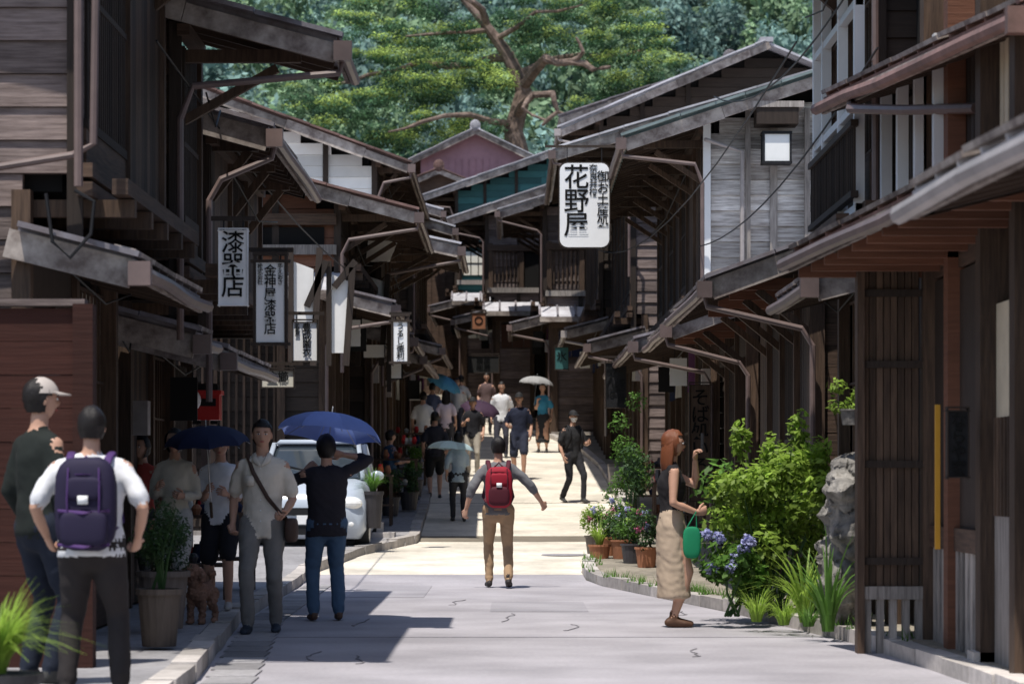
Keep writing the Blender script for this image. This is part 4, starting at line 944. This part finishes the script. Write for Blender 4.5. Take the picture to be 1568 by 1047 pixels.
for n_,c_,t_ in (('um_blue',(.22,.31,.68),.3),('um_navy',(.014,.02,.06),.1),('um_gray',(.5,.5,.51),.35),('um_sky',(.12,.40,.64),.35),('um_black',(.05,.025,.05),.1),('um_pale',(.55,.72,.76),.4),('pk_navy',(.018,.013,.04),0),('pk_purple',(.07,.03,.13),0),('pk_red',(.32,.012,.03),0),('pk_dred',(.08,.01,.02),0),('pk_black',(.015,.015,.018),0),('beige_cap',(.5,.44,.40),0),('blk_cap',(.02,.02,.022),0),('bag_green',(.01,.22,.10),0),('strap_brown',(.08,.05,.04),0)):
    mat(n_,c_,.75,scale=8,var=.15,bump=.1,transl=t_)
# near left pair
person('man_with_cap',X(60,15.6),15.6,-42,1.68,top=(.014,.018,.016),sleeve='long',bcol=(.015,.02,.035),cap=('cap','beige_cap'),yaw=-20,vox=.018,z=.1,build=.88,lh=(-.2,.1,.9),rh=(.2,.14,.93))
person('man_with_backpack',X(140,14.7),14.7,0,1.51,top=(.75,.75,.77),bcol=(.03,.025,.025),pack=('pk_navy','pk_purple',1.18),vox=.016,build=1.2,z=.1,lf=(-.15,0,0),rf=(.17,.03,0),lh=(-.27,.06,.95),rh=(.27,.06,.95),lp=(-.7,-1,-.3),rp=(.7,-1,-.3),slim=1.12)
_,T,k=person('woman_with_parasol',X(268,24),24,172,1.55,True,top=(.62,.57,.48),sleeve='long',bottom='wide',bcol=(.50,.48,.45),hair='bob',lf=(-.09,.12,0),rf=(.1,-.1,0),rh=(.12,.22,1.18),lh=(-.13,.2,1.1),z=.1)
umbrella(X(320,24),23.85,Z(680,24),.36,'um_navy',(math.radians(8),math.radians(-4)),.17,'parasol',.5)
person('person_with_phone',X(338,24.3),24.3,176,1.52,top=(.75,.75,.77),bottom='shorts',bcol=(.02,.02,.025),shoe=(.5,.48,.46),hair='short',lf=(-.1,.14,0),rf=(.1,-.1,0),rh=(.1,.25,1.17),lh=(-.1,.25,1.14),pitch=-12,z=.1)
person('man_in_linen_shirt',X(402,22.4),22.4,178,1.70,top=(.74,.67,.57),bcol=(.22,.21,.20),shoe=(.03,.04,.06),lf=(-.09,-.16,0),rf=(.1,.14,0),strap=(-1,'strap_brown'),open_shirt=True,lh=(-.2,.18,.98),rh=(.24,.02,.89),vox=.012,yaw=6,hem=.80)
person('person_in_black_shirt',X(500,24.4),24.4,12,1.60,top=(.028,.025,.032),sleeve='mid',bottom='trousers',bcol=(.08,.14,.23),shoe=(.12,.07,.05),lh=(-.16,.2,1.42),rh=(.17,.14,1.56),rp=(1,-.1,-.1),lp=(-.8,.3,-.6),hair='bob',vox=.013,build=1.12,hem=.80,lf=(-.12,0,0),rf=(.12,.03,0),slim=1.08)
umbrella(X(503,24.4),24.55,Z(666,24.4),.46,'um_blue',(math.radians(-6),math.radians(8)),.22,'parasol',.42)
person('person_in_doorway',X(218,25.4),25.4,150,1.5,True,top=(.5,.08,.06),bcol=(.1,.1,.1),hair='bob',z=.1,vox=.025)
person('man_with_red_backpack',X(763,31.5),31.5,2,1.69,top=(.16,.16,.17),sleeve='mid',bcol=(.42,.28,.17),shoe=(.03,.025,.025),pack=('pk_red','pk_dred'),lf=(-.10,.14,0),rf=(.11,-.16,.02),lh=(-.37,-.05,.90),rh=(.50,.08,.98),vox=.014,build=1.0,lp=(-.5,-1,0),rp=(.5,-1,0),slim=.92)
P,T,k=person('woman_taking_photo',X(1028,23.4),23.4,-82,1.62,True,top=(.02,.018,.02),sleeve='none',bottom='skirt',bcol=(.50,.39,.29),shoe=(.10,.05,.03),hair='long',hm='hair_red',glasses=True,lh=(-.02,.22,1.48),rh=(.16,.20,1.02),lp=(-.4,.4,-1),vox=.012,yaw=-4,handdir=(0,.1,.5),lf=(-.08,.04,0),rf=(.09,.0,0))
m=MB(); m.box(-.037,.037,-.005,.005,-.075,.075,'black',1); m.box(-.02,.0,.005,.008,.03,.06,'glass',1); o=m.obj('phone',P); o.location=(-.03,.265,1.52)
m=MB(); m.ell((.20,.13,.70),(.02,.075,.13),'bag_green',n=16,k=10,e=.6); m.sweep([(.20,.09,.82),(.18,.17,.95),(.20,.17,.82)],[.007]*3,'bag_green',n=6); m.obj('shoulder_bag',P,True)
person('man_walking',X(877,51),51,-150,1.70,top=(.03,.03,.033),bcol=(.025,.025,.03),cap=('cap','blk_cap'),mask='white_paint',lf=(-.07,.26,0),rf=(.08,-.24,.03),lh=(-.2,.25,1.1),pack=('pk_black','pk_black'),vox=.020,slim=.92)
person('woman_with_pale_parasol',X(702,46),46,5,1.45,True,top=(.34,.42,.48),sleeve='mid',bcol=(.03,.03,.035),hair='bob',lf=(-.1,.1,0),rf=(.1,-.1,0),rh=(.1,.2,1.25),vox=.020,z=g(46),hem=.78)
umbrella(X(690,46),46.1,Z(688,46),.39,'um_pale',(0,math.radians(4)),.16,'parasol',.4)
person('man_in_white_tshirt',X(648,60),60,0,1.66,top=(.82,.82,.82),bcol=(.04,.04,.05),vox=.024,lf=(-.1,.12,0),rf=(.1,-.1,0))
person('woman_in_pink',X(683,62),62,-6,1.6,True,top=(.75,.63,.69),bcol=(.05,.05,.06),hair='long',vox=.025)
person('man_in_shorts',X(666,52),52,4,1.62,top=(.03,.03,.04),bottom='shorts',bcol=(.02,.02,.02),vox=.022,lf=(-.1,-.2,.03),rf=(.1,.2,0))
person('man_with_cap',X(724,58),58,178,1.62,top=(.02,.02,.025),bcol=(.4,.36,.3),cap=('cap','blk_cap'),vox=.024,lf=(-.1,.1,0),rh=(.15,.2,1.2))
umbrella(X(735,59),59,Z(628,59),.42,'um_black',(math.radians(20),math.radians(12)),.2,'parasol',.5)
person('man_in_white_tshirt',X(768,64),64,178,1.72,top=(.78,.79,.83),bcol=(.05,.05,.07),vox=.025)
person('man_in_navy_tshirt',X(795,57),57,176,1.76,top=(.02,.025,.05),bottom='shorts',bcol=(.03,.035,.06),cap=('cap','blk_cap'),vox=.022,lf=(-.1,.15,0),rf=(.1,-.15,.02),rh=(.2,.2,1.05))
person('woman_in_blue_top',X(831,66),66,170,1.6,True,top=(.05,.26,.42),bottom='skirt',bcol=(.03,.03,.035),hair='bob',vox=.025,rh=(.1,.2,1.3))
umbrella(X(821,66),65.8,Z(588,66),.40,'um_gray',(0,math.radians(6)),.2,'parasol',.5)
person('woman_with_sky_parasol',X(700,70),70,176,1.6,True,top=(.6,.6,.62),bcol=(.08,.08,.1),hair='bob',vox=.028)
umbrella(X(678,68),68,Z(590,68),.46,'um_sky',(math.radians(15),math.radians(25)),.26,'parasol',.5)
person('man_seated',X(597,50),50,-60,1.6,top=(.06,.12,.22),bcol=(.04,.04,.05),vox=.024,sit=.52,lf=(-.12,.42,0),rf=(.12,.40,0),lh=(-.12,.3,.75),rh=(.12,.3,.75),cap=('cap','blk_cap'),z=g(50)+.1)
m=MB(); m.box(-.25,.25,-.9,.9,.40,.45,'wood_brownh')
for a in (-.8,.8): m.box(-.2,.2,a-.04,a+.04,0,.4,'wood_brown')
o=m.obj('wooden_bench'); o.location=(X(597,50)-.05,50.1,g(50)+.1-.06)
for i,(bx,d,c) in enumerate(((706,72,(.6,.6,.6)),(745,74,(.15,.1,.1)),(662,66,(.1,.12,.2)))):
    person('pedestrian',X(bx,d),d,180 if i%2 else 0,1.62,i%2==0,top=c,bcol=(.05,.05,.06),vox=.03)
# dog
def poodle(x,y,z,heading):
    P=empty('poodle_dog',(x,y,z),math.radians(heading)); S=MB(); m_='poodle'
    S.sweep([(0,-.16,.27),(0,-.05,.26),(0,.09,.27),(0,.15,.30)],[(.065,.075),(.06,.065),(.075,.095),(.06,.08)],m_,n=14)
    S.sweep([(0,.13,.31),(0,.17,.37),(0,.19,.42)],[.06,.05,.05],m_,n=12)
    S.ell((0,.20,.45),(.065,.065,.062),m_); S.sweep([(0,.23,.435),(0,.30,.42)],[(.033,.03),(.024,.022)],m_,n=10)
    for s in (-1,1):
        S.sweep([(s*.06,.19,.47),(s*.085,.19,.42),(s*.085,.19,.37)],[.02,.03,.024],m_,n=8)
        S.sweep([(s*.05,.11,.25),(s*.052,.10,.14),(s*.052,.11,.03)],[.038,.028,.026],m_,n=10); S.ell((s*.052,.125,.022),(.026,.038,.022),m_)
        S.sweep([(s*.05,-.15,.26),(s*.058,-.10,.17),(s*.058,-.18,.10),(s*.058,-.165,.03)],[.055,.04,.026,.024],m_,n=10); S.ell((s*.058,-.145,.022),(.026,.038,.022),m_)
    S.sweep([(0,-.19,.31),(0,-.24,.39)],[.018,.014],m_,n=8); S.ell((0,-.25,.41),(.035,.035,.04),m_)
    me=remeshed(S.v,S.f,.008,0)
    for v in me.vertices: v.co=v.co+v.normal*(noise.noise(v.co*45)*.014+.003)
    me.materials.clear(); me.materials.append(MATS['poodle']); a=me.attributes.new('tint','FLOAT','FACE'); a.data.foreach_set('value',[1.0]*len(me.polygons)); me.polygons.foreach_set('use_smooth',[True]*len(me.polygons))
    bo=bpy.data.objects.new('body',me); scene.collection.objects.link(bo); bo.parent=P
    E=MB(); E.ell((0,.325,.427),(.012,.010,.009),'black')
    for s in (-1,1): E.ell((s*.027,.258,.462),(.008,.006,.008),'black')
    E.obj('face',P,True); P.scale=(.92,.92,.92)
poodle(X(308,22),22.0,.10,165)
bpy.data.scenes.remove(tscene)
